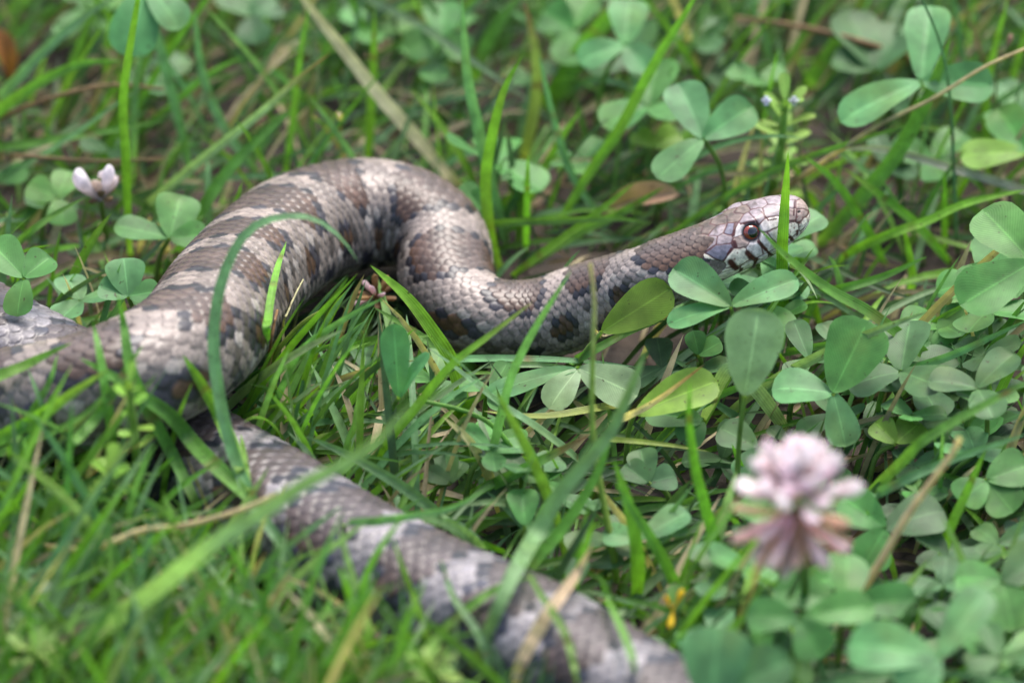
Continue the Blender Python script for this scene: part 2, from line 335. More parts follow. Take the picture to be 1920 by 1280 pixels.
# dark red bars and flecks on the lips and snout
def streak(x0_, y0_, x1_, y1_, wd):
    (sa, pa), (sb, pb) = crop4(x0_, y0_), crop4(x1_, y1_)
    ax, ay = hs-sa, (ha-pa)*mmdeg; vx, vy = sb-sa, (pb-pa)*.1
    vy = (pb-pa)*float(np.interp(sa*.001, HS, HP))*1000*np.pi/180
    tt = np.clip((ax*vx+ay*vy)/(vx*vx+vy*vy+1e-9), 0, 1)
    return np.clip(1.25-np.hypot(ax-tt*vx, ay-tt*vy)/wd, 0, 1)
for a in [(470,770,590,850,.55),(580,850,595,960,.40),(300,860,370,940,.55),(430,950,420,1030,.38),(610,650,700,720,.40),(700,720,800,800,.26),(760,770,830,810,.34),(660,270,740,380,.16),
          (740,385,840,370,.14),(320,640,340,700,.36),(300,720,270,780,.22),(330,400,310,560,.26),(1000,400,1080,390,.16),(1085,130,1085,390,.14),(1010,570,1060,620,.36),(1100,500,1110,560,.26),(390,430,560,405,.22)]:
    hc = mixf(hc, C3(.055, .010, .009), np.clip(streak(*a)*1.6, 0, 1))
for i in range(120):
    fs, fp = random.uniform(1.0, 18), random.uniform(72, 138)
    if fs > 7 and random.random() < .45: continue
    d = np.hypot(hs-fs, (ha-fp)*mmdeg); hc = mixf(hc, C3(.13, .025, .018), np.clip(1.2-d/random.uniform(.10, .24), 0, 1)*.9)
# crown: dark brown blotching behind the eyes
cr_ = np.clip((6+np.clip(hs-12, 0, 7)*3.2+5*np.sin(hs*2.2)+4*np.sin(hs*5.1+ha*.2)-ha)/6, 0, 1)*np.clip((hs-6.5)/2, 0, 1); blot = np.clip(.55+.7*np.sin(hs*1.9+.5)*np.sin(ha*.17+hs*.6), 0, 1)
hc = mixf(hc, C3(.055, .038, .026)*np.ones_like(hc), cr_*blot*.85)
EYE_S, EYE_P = 12.4, 59.0
de = np.hypot(hs-EYE_S, (ha-EYE_P)*mmdeg)
hc = mixf(hc, C3(.02, .012, .014), np.clip(1-(de-1.75)/.40, 0, 1))
nost = np.hypot(hs-2.3, (ha-66)*mmdeg); hc = mixf(hc, C3(.012, .008, .008), np.clip(1.4-nost/.30, 0, 1))
mouth = 112+3*np.sin(hs*.35)-np.clip((hs-16)/4, 0, 1)*9+np.clip((3-hs)/3, 0, 1)*10
md = np.abs(ha-mouth)*mmdeg; ml = np.clip(1-md/.16, 0, 1)*np.clip((21-hs), 0, 1)*np.clip(hs-.8, 0, 1); hc = mixf(hc, C3(.05, .02, .018), ml*.8)
hh = -np.clip(1-gap/.25, 0, 1)*.00007-ml*.00022-np.clip(1-nost/.4, 0, 1)*.0003
hh = hh+.00075*np.exp(-((hs-11.9)/2.3)**2-((ha-40)/11)**2)-.00045*np.clip(1-(de-1.2)/1.2, 0, 1)+.00035*np.exp(-((hs-17.5)/3)**2-((ha-88)/22)**2)
bl = np.clip((hs-(19.0+1.2*np.sin(ha*.12)))/1.2, 0, 1)
bl = np.where(bl > .5, 1., 0.)
full = 1-bl
colr[:nh] = mixf(colr[:nh], hc, full); hsc = hsc.copy(); hsc[:nh] = hsc[:nh]*bl*np.clip((hs-17)/5, 0, 1)+hh*np.where(full > .5, 1, 0)
# ---- surface
ph = np.radians(PH); c_, s_ = np.cos(ph), np.sin(ph); ex = 2/2.25
cc = np.sign(c_)*np.abs(c_)**ex; ss = np.sign(s_)*np.abs(s_)**ex
hw = np.interp(sg, [0, .006, .02, .03, .04, .3, .36, 1], [1.0, 1.06, 1.10, 1.06, 1.03, 1.03, 1.07, 1.07]); ht = np.interp(sg, [0, .006, .02, .03, .04, .3, .36, 1], [.97, .95, .93, .97, .98, .98, .93, .93])
rr = R[:, None]+hsc
ux = rr*hw[:, None]*ss; wdn = np.clip(-np.cos(ph+ROLL[:, None]), 0, 1); uz = rr*ht[:, None]*cc*(1-.10*wdn); ux = ux*(1-.06*wdn)
SV = Pc[:, None]+Ss[:, None]*ux[..., None]+Dd[:, None]*uz[..., None]
snake = empty('snake', (float(Pc[600][0]), float(Pc[600][1]), 0)); tag(snake, 'grey and brown blotched snake lying in loose coils on the grass', 'snake')
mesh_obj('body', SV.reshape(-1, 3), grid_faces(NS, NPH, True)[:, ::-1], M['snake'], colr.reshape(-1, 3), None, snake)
def cap_sphere(c, ax, r, th0, th1, n, m_):
    ax = unit(np.array(ax)); u_ = unit(np.cross(ax, [0, 0, 1.])); v_ = np.cross(ax, u_)
    th = np.linspace(th0, th1, n)[:, None]; f = np.linspace(0, 2*np.pi, m_, endpoint=False)[None, :]
    V = c+r*(np.cos(th)[..., None]*ax+np.sin(th)[..., None]*(np.cos(f)[..., None]*u_+np.sin(f)[..., None]*v_))
    return V.reshape(-1, 3), grid_faces(n, m_, True)
for sgn in (-1, 1):
    i = int(np.searchsorted(sg, EYE_S*.001)); j = int(np.argmin(np.abs(phi-sgn*EYE_P)))
    p = SV[i, j]; nn = unit(Ss[i]*math.sin(math.radians(sgn*(EYE_P+14)))+Dd[i]*math.cos(math.radians(sgn*(EYE_P+14)))-Tt[i]*.10)
    c = p-nn*.00100
    V, F = cap_sphere(c, nn, .00178, 1e-3, math.pi-1e-3, 24, 32); ey = mesh_obj('eye', V, F, M['iris'], parent=snake)
    V, F = cap_sphere(c, nn-Tt[i]*.12, .00182, 1e-3, .60, 8, 28); pu = mesh_obj('pupil', V, F, M['pupil'], parent=ey)
# samples of the body used to keep plants out of it
bs = np.arange(0, arc[-1], .0025); BODY = np.stack([np.interp(bs, arc, FINE[:, k]) for k in range(3)], 1); BRAD = radius_at(bs)
BPX = np.stack(pix(BODY), 1); BRP = BRAD/BPX[:, 2]*DIST/WID*1920
def inside_body(P, mar=.0008):
    d = np.linalg.norm(P[:, None]-BODY[None], axis=2)-BRAD[None]
    return d.min(1) < mar
#PART2
# ------------------------------------------------------------------ plants: colours
PAL = dict(g=(.105,.240,.042), b=(.145,.32,.032), u=(.115,.245,.10), y=(.23,.30,.06), t=(.50,.42,.25), r=(.20,.115,.06), p=(.20,.31,.15), d=(.062,.125,.052),
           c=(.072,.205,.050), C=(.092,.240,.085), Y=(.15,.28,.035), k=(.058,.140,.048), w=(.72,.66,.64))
def shade(col, f=.18):
    c = np.array(PAL[col] if isinstance(col, str) else col); return c*(1+RNG.uniform(-f, f))*(1+RNG.uniform(-.08, .08, 3))
def clear_of_body(P):
    """lift blade points that would run through the snake (moving them out of it, towards the viewer's side and up)"""
    for _ in range(40):
        ins = inside_body(P)
        ins[0] = False
        if not ins.any(): return P, True
        k = np.convolve(ins.astype(float), np.hanning(9), 'same'); k = np.clip(k, 0, 1)
        P = P+k[:, None]*np.array([0, -.0011, .0009])
    return P, False
ZONES = [
 (lambda x, y: y < 330, 'slender blurred grass blade in the lawn behind the snake', 'grass blades behind the snake'),
 (lambda x, y: x < 760 and y > 640, 'soft blurred grass blade standing in front of the thick lower coil', 'grass blades before the lower coil'),
 (lambda x, y: x > 1330 and y > 600, 'green grass blade among the clover around the pink flower', 'grass blades around the pink flower'),
 (lambda x, y: x > 1180, 'grass blade rising beside the lifted snake head', 'grass blades beside the snake head'),
 (lambda x, y: y < 640, 'green grass blade close against the curved snake body', 'grass blades against the snake'),
 (lambda x, y: True, 'grass blade in the tangle between the two snake coils', 'grass blades between the coils')]
def zone(x, y):
    for f, l, g_ in ZONES:
        if f(x, y): return l, g_
LAND = [(185,350,'near the small white flower'),(650,310,'behind the top of the arched coil'),(900,390,'behind the outer bend of the arched coil'),(1110,440,'behind the snake neck'),(1465,220,'by the little upright weed'),(1725,150,'by the large clover of the tan stem'),
 (1560,420,'off the tip of the snake snout'),(1880,480,'by the big heart-shaped clover'),(1485,930,'by the pink clover flower'),(1560,730,'by the round-leaved clover above the pink flower'),(330,830,'where the snake coils cross'),(650,1130,'along the near edge of the lower coil'),
 (1250,1230,'at the visible end of the lower coil'),(240,60,'by the large smooth pale clover leaf'),(570,40,'by the top of the long straw-coloured blade'),(1000,60,'by the rusty-tipped yellow-green blade'),(1170,85,'by the round blurred clover behind the neck'),(1315,250,'by the clear clover behind the neck'),
 (900,830,'between the two coils'),(1130,860,'by the upright yellow-green stem'),(620,650,'inside the loop of the snake'),(60,480,'by the far end of the lower coil'),(190,930,'by the lime green weed'),(70,1210,'by the pale blurred weed tuft'),(330,1160,'by the blurred curling tan blade'),(1750,1180,'by the big blurred oblong clover'),(1860,900,'by the dull clover under the crossing blades'),(1370,560,'by the clover under the snake chin'),(1880,80,'by the bud of the tan stem'),(100,200,'by the long brown stem in the far lawn'),(380,250,'by the brown-tipped blade behind the arched coil')]
def landmark(x, y): return min(LAND, key=lambda q: (q[0]-x)**2+(q[1]-y)**2)[2]
def colour_name(c):
    r, g_, b_ = c
    return 'tan' if r > g_*.95 else ('blue-green' if b_ > g_*.38 and g_ > .13 else ('bright green' if g_ > .25 else ('dark green' if g_ < .14 else 'mid-green')))
HEROPX = []
def blade(pts, wpx, col, label=None, k=.85, lift=0., tip=None, a0=None, fold=.3, blunt=False, kind='grass_blade', cat='grass'):
    global HEROPX
    """pts: pixels from root to tip; the blade stands up from its root, k = 1 upright, < 1 leaning away"""
    by = pts[0][1]; n = len(pts); W_ = []
    for i, (x, y) in enumerate(pts):
        t_ = i/(n-1); z = -.003 if i == 0 else max(.001, k*(by-y)*.000122)+lift*min(1, t_*3)
        W_.append(at(x, y, z))
    if np.mean([q[1] for q in pts]) < 470: HEROPX += [(q[0], q[1], float((w_-CAM)@FWD), 26) for q, w_ in zip(pts[1:], W_[1:])]+[((q[0]+r_[0])/2, (q[1]+r_[1])/2, float(((w_+v_)/2-CAM)@FWD), 26) for q, r_, w_, v_ in zip(pts[1:], pts[2:], W_[1:], W_[2:])]
    Cc = crom(W_, 34); Cc, ok = clear_of_body(Cc)
    if kind == 'straw':
        V, F, luv = tube(Cc, wpx*.00005*np.linspace(1.1, .6, 34)); tt = np.linspace(0, 1, 34); rep = 7
    else:
        V, F, luv, tt = ribbon(Cc, wpx*.0001*1.05, RNG.uniform(-.5, .5) if a0 is None else a0, RNG.uniform(-.5, .5), fold, blunt); rep = 5
    c0 = shade(col, .08)*1.15; cc_ = np.repeat(c0[None], len(tt), 0)
    cc_ = cc_*(1+.25*np.sin(tt*9+RNG.uniform(0, 6))*.4)[:, None]
    if tip: f = np.clip((tt-.72)/.25, 0, 1)[:, None]; cc_ = cc_*(1-f)+shade(tip, .05)*f
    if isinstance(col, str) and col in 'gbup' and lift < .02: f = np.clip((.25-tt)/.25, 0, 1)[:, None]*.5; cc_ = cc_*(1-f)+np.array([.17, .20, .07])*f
    for _ in range(RNG.integers(0, 3)):                          # a worn or rusty nick here and there
        q = RNG.uniform(.15, .9); f = np.clip(1-np.abs(tt-q)/.02, 0, 1)[:, None]*.8; cc_ = cc_*(1-f)+np.array([.16, .09, .035])*f
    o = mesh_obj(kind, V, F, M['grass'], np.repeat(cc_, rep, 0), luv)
    if label: tag(o, label, cat)
    else:
        m_ = np.array(pts)[len(pts)//2]; l, g_ = zone(*m_); tag(o, ('wide ' if wpx > 21 else 'narrow ')+colour_name(c0)+' blade growing '+landmark(*m_), cat, 'blades growing '+landmark(*m_))
    return o
B = blade
# ---- grass that the photograph lets one pick out, roots first
B([(600,1210),(545,1050),(481,953),(430,824),(406,703),(402,620),(417,527),(451,452),(492,417),(554,405),(602,417),(644,452),(671,490)],22,'u','long pale green blade arching in a hoop over the snake body',k=.62,a0=.2)
B([(872,800),(866,745),(846,679),(815,628),(763,559),(694,497)],27,'b','broad bright green blade leaning against the tight inner bend of the snake',k=1.0,a0=0)
B([(690,940),(722,841),(780,765),(846,686),(920,628),(1000,565)],17,'b','straight bright blade crossing the snake below its brown saddle',k=1.0,tip='y')
B([(903,950),(918,868),(935,789),(959,700),(1004,611),(1072,505)],19,'u','blue-green blade standing before the snake ring-shaped side blotch',k=1.0)
B([(1160,1130),(1151,1046),(1131,936),(1120,875),(1110,789),(1110,720),(1112,635),(1114,566),(1107,494)],13,'y','upright yellow-green stem with orange nodes before the snake neck',k=.75,kind='straw',cat='stem',tip='t')
B([(888,1262),(962,1087),(1004,1005),(1055,920),(1141,815),(1179,738),(1215,646)],28,'u','wide blue-green blade rising across the lower coil towards the clover',k=.75,a0=.1)
B([(925,1180),(980,1080),(1060,985),(1124,880),(1148,800)],22,'g','green blade paired with the wide blue-green blade over the lower coil',k=.75)
B([(962,1300),(980,1242),(1021,1167),(1072,1091),(1112,1017)],24,'t','flat straw-coloured dry blade slanting over the lower coil',k=.8,a0=0,fold=.1,kind='dry_grass_blade')
B([(1452,700),(1462,640),(1467,580),(1465,480),(1470,400),(1478,283)],22,'b','upright bright green blade standing right before the snake snout',k=1.0,a0=.0)
B([(1835,785),(1810,745),(1741,672),(1672,617),(1621,580),(1552,542),(1473,480),(1420,425)],22,'g','long blurred blade slanting down from the snake eye',k=1.15,a0=0)
B([(1560,745),(1604,727),(1690,697),(1776,669),(1850,636),(1930,598)],17,'u','low blade running out past the large round clover leaf',k=1.0,lift=.012)
B([(1570,985),(1690,868),(1741,820),(1890,735),(1960,700)],20,'g',k=.9,lift=.012)
B([(1620,945),(1655,920),(1776,865),(1930,812)],18,'u',k=.9,lift=.015)
B([(1520,1280),(1552,1211),(1604,1125),(1655,1046),(1707,957),(1782,854),(1800,820)],18,'t','brown and green dry stem slanting beside the pink clover flower',k=.8,kind='straw',cat='stem')
B([(1380,1135),(1339,1012),(1312,916),(1305,892),(1291,790),(1294,715)],21,'b','tall bright blade between the yellow-green clover and the pink flower',k=.9,a0=0)
B([(1318,1130),(1339,1046),(1353,984),(1382,880)],20,'p',k=.9)
B([(1410,950),(1401,920),(1387,870),(1372,832)],14,'b',k=.9)
B([(1480,830),(1466,796),(1415,727),(1368,690),(1329,762),(1306,815)],27,'p','pale blade folded over in a sharp upside-down V',k=1.25,a0=.0,fold=.1)
B([(1470,668),(1476,660),(1569,645),(1621,655),(1695,690)],14,'g',k=.9,lift=.012)
B([(-60,760),(0,717),(69,683),(140,646)],25,'g',k=1.4,lift=.02)
B([(-60,880),(0,830),(86,772),(155,724),(205,692)],27,'b','broad bright blade slanting up over the left coil beside the leafy weed',k=1.3,lift=.018,tip='y')
B([(-50,885),(0,858),(103,810),(165,772),(208,725)],21,'g',k=1.3,lift=.018)
B([(125,905),(186,806),(220,748),(241,700),(270,650)],19,'g',k=1.15,lift=.006)
B([(232,905),(220,824),(206,741),(192,672),(172,597)],18,'g',k=1.15,lift=.004)
B([(390,985),(357,920),(309,827),(275,765),(247,693),(234,624),(220,549)],24,'g','tall green blade standing before the upper coil where the coils cross',k=1.0)
B([(510,985),(447,920),(378,851),(320,782),(261,741),(206,703),(148,670)],28,'g','wide green blade leaning over the place where the coils cross',k=1.15,a0=0)
B([(470,925),(443,851),(412,782),(381,727),(348,675)],25,'b',k=1.05,a0=0)
B([(480,950),(474,920),(466,870),(457,824)],11,'b',k=.9)
B([(515,715),(513,617),(523,520),(537,452)],15,'b','thin upright blade inside the hoop of the arching blade',k=1.0)
B([(478,792),(498,720),(512,650),(522,587)],9,'r','thin brown dead stem inside the bend of the snake',k=1.0,kind='straw',cat='stem')
B([(532,822),(516,748),(516,672),(536,638),(570,604),(600,585)],13,'y','bent green and tan stem hooking over inside the snake bend',k=1.0,kind='straw',cat='stem')
B([(525,690),(523,668),(538,628),(552,580),(570,530)],5,'t','hair-thin seed stem inside the snake bend',k=1.0,kind='straw',cat='stem')
B([(575,640),(598,600),(653,519)],13,'g',k=.9)
B([(920,705),(832,659),(763,614),(701,576)],17,'g',k=.7,lift=.006)
B([(1085,875),(1079,858),(1004,800),(935,755),(849,686),(800,650)],17,'u',k=.7,lift=.008)
B([(760,682),(780,676),(935,672),(1072,676),(1196,688)],15,'u',k=.6,lift=.010,a0=.2)
B([(880,690),(950,684),(1040,686),(1110,700)],12,'p',k=.6,lift=.009)
B([(1060,690),(1086,672),(1176,624),(1252,598)],17,'g',k=.7,lift=.010)
B([(1110,640),(1135,628),(1180,612),(1225,603)],11,'t','short straw strip lying beside the yellow-green clover under the neck',k=.8,lift=.014,kind='dry_grass_blade')
B([(1180,760),(1141,762),(1038,779),(969,779),(905,770)],17,'y','low yellow-green blade lying flat between the coils',k=.8,lift=.011)
B([(1140,800),(1169,782),(1227,752),(1322,682)],17,'t','tan and orange blade lying over the yellow-green clover leaf',k=.9,lift=.016,tip='r',kind='dry_grass_blade')
B([(935,960),(925,920),(914,886),(880,827),(830,780)],18,'t','curved reddish-tan blade between the coils',k=1.0,a0=.2,kind='dry_grass_blade')
B([(1010,920),(1004,903),(969,851),(921,796),(866,769),(790,751)],12,'g','drooping olive stalk between the coils',k=.75,lift=.006,kind='straw',cat='stem')
B([(860,940),(935,903),(1038,851),(1105,816)],21,'g',k=.9,lift=.006,tip='r')
B([(1100,830),(1148,824),(1240,832),(1330,846)],11,'y',k=.6,lift=.012)
B([(40,1310),(190,1180),(309,1091),(378,1032),(481,967),(567,909),(660,860),(720,812),(790,740)],32,'p','very wide pale blurred blade lying across the lower coil',k=.75,lift=.026,a0=-.15,fold=.15)
B([(40,1040),(70,1025),(172,1029),(260,995),(344,985),(447,957),(520,925)],15,'t','tan dry stalk lying along the grass before the crossing coils',k=.5,lift=.026,kind='straw',cat='stem')
B([(-40,930),(0,912),(50,900),(95,893)],21,'b',k=.8,lift=.02,tip='r')
B([(245,490),(241,440),(237,344),(234,275),(230,189),(241,103),(258,0),(268,-70)],17,'b','tall upright blade with rusty nicks beside the small white flower',k=.9,a0=0)
B([(248,350),(251,275),(254,172),(272,62)],14,'u',k=.9)
B([(335,480),(371,409),(413,340),(474,272),(545,208)],22,'g','pointed green blade leaning over the back of the arched coil',k=.8,a0=0)
B([(-60,150),(0,93),(103,3)],11,'g'); B([(-60,240),(0,182),(86,93),(155,34),(225,-10)],21,'u',lift=.008); B([(10,140),(20,127),(96,45),(140,2)],10,'r','reddish-brown stem leaning in the far corner of the lawn',kind='straw',cat='stem')
B([(-60,260),(0,206),(86,148),(155,119),(232,115)],23,'g',lift=.012)
B([(-50,240),(0,220),(103,182),(206,160),(308,168)],12,'r','long brown stem lying behind the tall rusty-nicked blade',lift=.012,kind='straw',cat='stem')
B([(-20,352),(10,333),(137,254),(223,192),(274,160)],11,'u',lift=.006)
B([(250,255),(268,241),(344,179),(395,137),(459,105)],14,'g',lift=.004)
B([(270,388),(282,378),(378,299),(481,217),(557,148),(621,98)],18,'p','grey-green blade with a brown tip slanting behind the arched coil',lift=.006,tip='r')
B([(500,350),(464,302),(413,227),(378,131),(364,14)],18,'u'); B([(598,320),(567,258),(536,199),(481,120),(430,62),(380,10)],14,'g')
B([(533,335),(536,320),(550,223),(564,103),(580,10)],14,'b')
B([(-30,290),(0,278),(86,265),(227,241),(311,226)],16,'g',lift=.01); B([(20,296),(34,292),(172,302),(304,299)],10,'r','brown thread-like stem lying above the small white flower',lift=.012,kind='straw',cat='stem')
B([(-10,500),(52,440),(103,402),(160,370)],16,'g',lift=.008); B([(150,470),(165,440),(185,470),(196,520)],14,'g')
B([(880,365),(852,340),(818,302),(766,241),(708,175),(646,96),(570,0),(540,-40)],25,(.46,.46,.27),'long straw-coloured blade slanting down to the top of the arched coil',k=.75,a0=0,fold=.12,kind='dry_grass_blade')
B([(690,310),(691,292),(701,120),(702,15)],18,'b'); B([(950,460),(945,440),(917,327),(897,241),(876,137),(866,-10)],21,'u','blue-green blade behind the outer edge of the snake bend',a0=.1)
B([(940,515),(920,440),(911,344),(921,268),(945,172),(981,102)],21,'b','bright green curved blade standing close behind the tight snake bend',k=.9,a0=.1)
B([(975,310),(983,292),(1003,189),(1003,103),(983,0)],23,'y','yellow-green blade with a rusty tip behind the tight snake bend',tip='r',a0=0)
B([(985,480),(986,440),(990,290)],13,'b','short upright blade behind the dip of the snake neck',k=.95,a0=0)
B([(1140,425),(1124,406),(1069,320),(1034,206),(1010,100)],14,'u'); B([(1020,210),(1034,182),(1110,69),(1180,-10)],37,'b','very broad bright blade in the far lawn beside the round clovers',a0=0)
B([(1040,430),(1058,402),(1103,327),(1162,241),(1220,131),(1300,0),(1320,-40)],20,'b','long straight bright blade rising behind the snake neck towards the clovers',a0=0)
B([(885,160),(893,137),(921,69),(975,-10)],27,'g'); B([(660,-15),(691,0),(780,45),(869,103),(995,190)],18,'d',k=.5,lift=.016)
B([(960,520),(970,510),(1050,450),(1110,406),(1191,342)],14,'b','slim bright blade slanting up behind the snake neck',k=.8,a0=0); B([(985,498),(1000,490),(1076,440),(1170,395),(1247,349)],19,'g',k=.7)
B([(920,428),(931,419),(1076,412),(1160,410),(1222,420)],15,'g',k=.6,lift=.010)
B([(1530,460),(1552,440),(1638,344),(1690,275),(1741,179),(1784,70)],29,'g','broad pointed green blade crossing the brown stem behind the snake head',k=.85,a0=0)
B([(1665,500),(1650,480),(1631,440),(1569,344),(1510,294)],17,'b',k=.9); B([(1785,500),(1770,480),(1717,419),(1648,364),(1581,314)],17,'b','bright blade with dark spots before the snake snout',k=.9,tip='y')
B([(1560,500),(1600,470),(1666,440),(1741,413),(1810,382),(1930,354)],17,'b','long bright blade with dark nicks running beyond the snake snout',k=.7,lift=.008)
B([(1772,470),(1772,440),(1772,322)],13,'b'); B([(1797,480),(1793,440),(1783,206),(1765,89),(1726,-10)],8,'u','thin grey-green upright stem behind the large round clover',kind='straw',cat='stem')
B([(1853,340),(1851,323),(1848,206),(1858,120),(1892,-10)],15,'b')
B([(1420,382),(1483,344),(1638,241),(1748,186),(1844,127),(1935,86)],10,'t','long tan stem slanting behind the little leafy weed',k=.9,lift=.01,kind='straw',cat='stem')
B([(1848,150),(1844,120),(1825,60),(1801,-10)],8,'r','thin reddish stalk rising from the tan stem',lift=.01,kind='straw',cat='stem')
B([(1950,370),(1913,354),(1810,323),(1707,292),(1638,278),(1556,282)],16,(.30,.30,.24),'pale grey bent dry blade behind the snake snout',k=.6,lift=.010,kind='dry_grass_blade')
B([(1255,440),(1260,437),(1397,347),(1494,302),(1604,265),(1705,233)],15,'g',lift=.004); B([(1720,125),(1707,110),(1638,86),(1552,62),(1466,45),(1378,34)],16,'r',k=.5,lift=.014,kind='straw',cat='stem')
B([(1505,175),(1518,151),(1569,76),(1590,40)],35,'g'); B([(1480,560),(1560,545),(1650,520),(1740,480)],18,'g',k=.6,lift=.012); B([(1700,560),(1712,520),(1700,450),(1690,420)],15,'b')
B([(1490,470),(1560,500),(1660,545),(1720,560)],14,'d',k=.6,lift=.010); B([(1500,640),(1512,600),(1530,560),(1560,520)],14,'g'); B([(1660,690),(1700,650),(1760,600),(1830,560)],16,'b',lift=.006)
B([(1790,790),(1820,720),(1870,640),(1925,560)],18,'g'); B([(1830,860),(1850,790),(1890,700),(1940,620)],20,'b')
B([(1900,1000),(1860,940),(1800,900),(1740,880)],16,'g'); B([(1760,1100),(1776,1010),(1815,920),(1850,840)],20,'b')
B([(760,1280),(840,1180),(930,1110),(1010,1080)],20,'g',k=.9); B([(1300,1180),(1250,1060),(1190,960),(1150,900)],20,'g'); B([(1190,1160),(1195,1060),(1180,960),(1150,860)],26,'b',a0=0)
B([(640,1010),(760,975),(850,950),(930,905)],17,'u',lift=.016,k=.8)
B([(230,1290),(280,1210),(330,1140),(380,1060)],26,'p'); B([(320,1290),(340,1220),(380,1140),(440,1090)],22,'u'); B([(470,1280),(450,1180),(400,1130),(380,1110)],22,'t',kind='dry_grass_blade',label='blurred tan blade curling in the grass below the lower coil')
B([(530,1100),(580,1150),(640,1230),(690,1290)][::-1],20,'t','blurred straw blade lying along the lower edge of the thick coil',kind='dry_grass_blade',k=.9,lift=.012)
for i, (pp, wd, cl) in enumerate([([(520,1300),(560,1180),(600,1060),(645,955)],15,'u'),([(620,1300),(650,1180),(700,1050),(765,955)],13,'g'),([(700,1300),(690,1180),(660,1080),(635,985)],16,'p'),([(430,1270),(500,1150),(580,1060),(690,975)],17,'p'),
 ([(820,1300),(800,1190),(760,1080),(735,1005)],13,'b'),([(560,1300),(520,1180),(460,1080),(415,995)],15,'g'),([(350,1250),(420,1130),(520,1040),(645,945)],15,'u'),([(1080,1300),(1060,1200),(1010,1110),(975,1045)],13,'g'),([(300,1160),(380,1060),(450,960),(505,875)],16,'p'),
 ([(220,1110),(260,1000),(330,920),(425,855)],14,'g'),([(150,1010),(130,880),(90,780),(55,695)],14,'u'),([(60,970),(110,860),(180,780),(265,715)],15,'p'),([(300,1020),(310,900),(330,800),(362,715)],12,'b'),([(20,920),(60,820),(105,740),(120,680)],14,'g'),
 ([(1190,1300),(1170,1210),(1140,1130),(1125,1075)],13,'g'),([(930,1300),(900,1200),(850,1120),(825,1045)],14,'u'),([(480,1200),(470,1090),(490,990),(540,900)],9,'t'),([(740,1290),(720,1200),(600,1110),(530,1080)],12,'t')]):
    B(pp, wd, cl, k=.95, kind='dry_grass_blade' if cl == 't' else 'grass_blade')
#PART3
# ------------------------------------------------------------------ clover
def leaflet_mesh(base, tip, width, nrm, fold=.18, curl=.12, col=None, notch=.06, nu=9, nv=13, shape=.56, pale=True):
    ax = tip-base; Ln = np.linalg.norm(ax); ax = ax/Ln; nrm = unit(nrm-(nrm@ax)*ax); sd2 = np.cross(ax, nrm)
    v = .5-.5*np.cos(np.linspace(0, 1, nv)*np.pi*.97+.03*np.pi*0); v = v/v[-1]; u = np.linspace(-1, 1, nu)
    hw = width/2*1.16*v**shape*np.clip(1-v**5.2, 0, 1)**.5
    hw = hw*(1+.02*RNG.uniform(-1, 1, nv))
    U, Vv = np.meshgrid(u, v); HW = hw[:, None]
    x = U*HW; y = Ln*(Vv-notch*Vv**8*(1-np.abs(U))**1.5)
    z = fold*np.abs(x)-curl*Ln*(Vv-.3)**2+.02*Ln*np.sin(Vv*7+RNG.uniform(0, 6))*np.abs(U)
    P = base+sd2*x[..., None]+ax*y[..., None]+nrm*z[..., None]
    c = np.repeat((shade(col, .10))[None], nu*nv, 0)
    e_ = (np.abs(U)**6).ravel()[:, None]; c = c*(1+.10*e_)
    return P.reshape(-1, 3), grid_faces(nv, nu), np.stack([U, Vv], -1).reshape(-1, 2), c
def clover_thing(hub, tips, widths, cols, label, group=None, root=None, nrms=None, fold=.18, sub='clover'):
    gz = -.004
    if root is None: root = np.array([hub[0]+RNG.uniform(-.006, .006), hub[1]+RNG.uniform(-.002, .008), gz])
    th = empty('clover_leaf', root); tag(th, label, 'clover', group)
    mid = np.array([root[0]*.7+hub[0]*.3, root[1]*.7+hub[1]*.3, hub[2]*.6])
    C_ = crom([root, mid, hub], 12); V, F, luv = tube(C_, np.linspace(.00065, .00042, 12), 6)
    mesh_obj('petiole', V, F, M['clover'], np.repeat(shade((.17, .28, .06), .1)[None], len(V), 0), luv*.0+.3, th)
    for i, tp in enumerate(tips):
        nr = np.array([0, -.42, .90])+RNG.normal(0, .16, 3) if nrms is None else nrms[i]
        V, F, luv, c = leaflet_mesh(hub, tp, widths[i], nr, fold*RNG.uniform(.4, 1.5), RNG.uniform(.02, .22), cols[i % len(cols)], RNG.uniform(.03, .10))
        mesh_obj('leaflet', V, F, M[sub], c, luv, th)
    return th
CLOV = []
def clover(hx, hy, z, leaf, col, label, kap=.5, group=None, nr=None, fold=.18):
    for _ in range(30):
        hub = at(hx, hy, z); tips = [at(x, y, max(.002, z+kap*(hy-y)*.0001)) for x, y, w_ in leaf]
        S_ = np.vstack([hub[None]*(1-f)+np.array(tips)*f for f in (.0, .3, .6, 1.)])
        if not inside_body(S_, .0012).any(): break
        z += .0012
    CLOV.append((hx, hy, float((hub-CAM)@FWD), max(math.hypot(x-hx, y-hy) for x, y, w_ in leaf)))
    return clover_thing(hub, tips, [w_*.0001 for x, y, w_ in leaf], [col] if isinstance(col, str) else col, label, group, nrms=None if nr is None else [np.array(nr)+RNG.normal(0, .06, 3) for _ in leaf], fold=fold)
clover(1370,573,.031,[(1262,500,92),(1496,520,72),(1250,600,58)],'C','grey-green three-leaflet clover under the snake chin',kap=.55,fold=.3)
clover(1318,260,.026,[(1272,152,95),(1412,196,88),(1232,332,82)],'C','clear three-leaflet clover standing behind the snake neck')
clover(1728,152,.032,[(1745,5,100),(1575,222,92),(1862,158,95)],'C','large three-leaflet clover crossed by the tan stem',fold=.25)
clover(1562,736,.020,[(1628,600,132),(1448,722,112),(1588,836,76)],['c','C','C'],'round-leaved clover just above the pink flower',kap=.7,fold=.12)
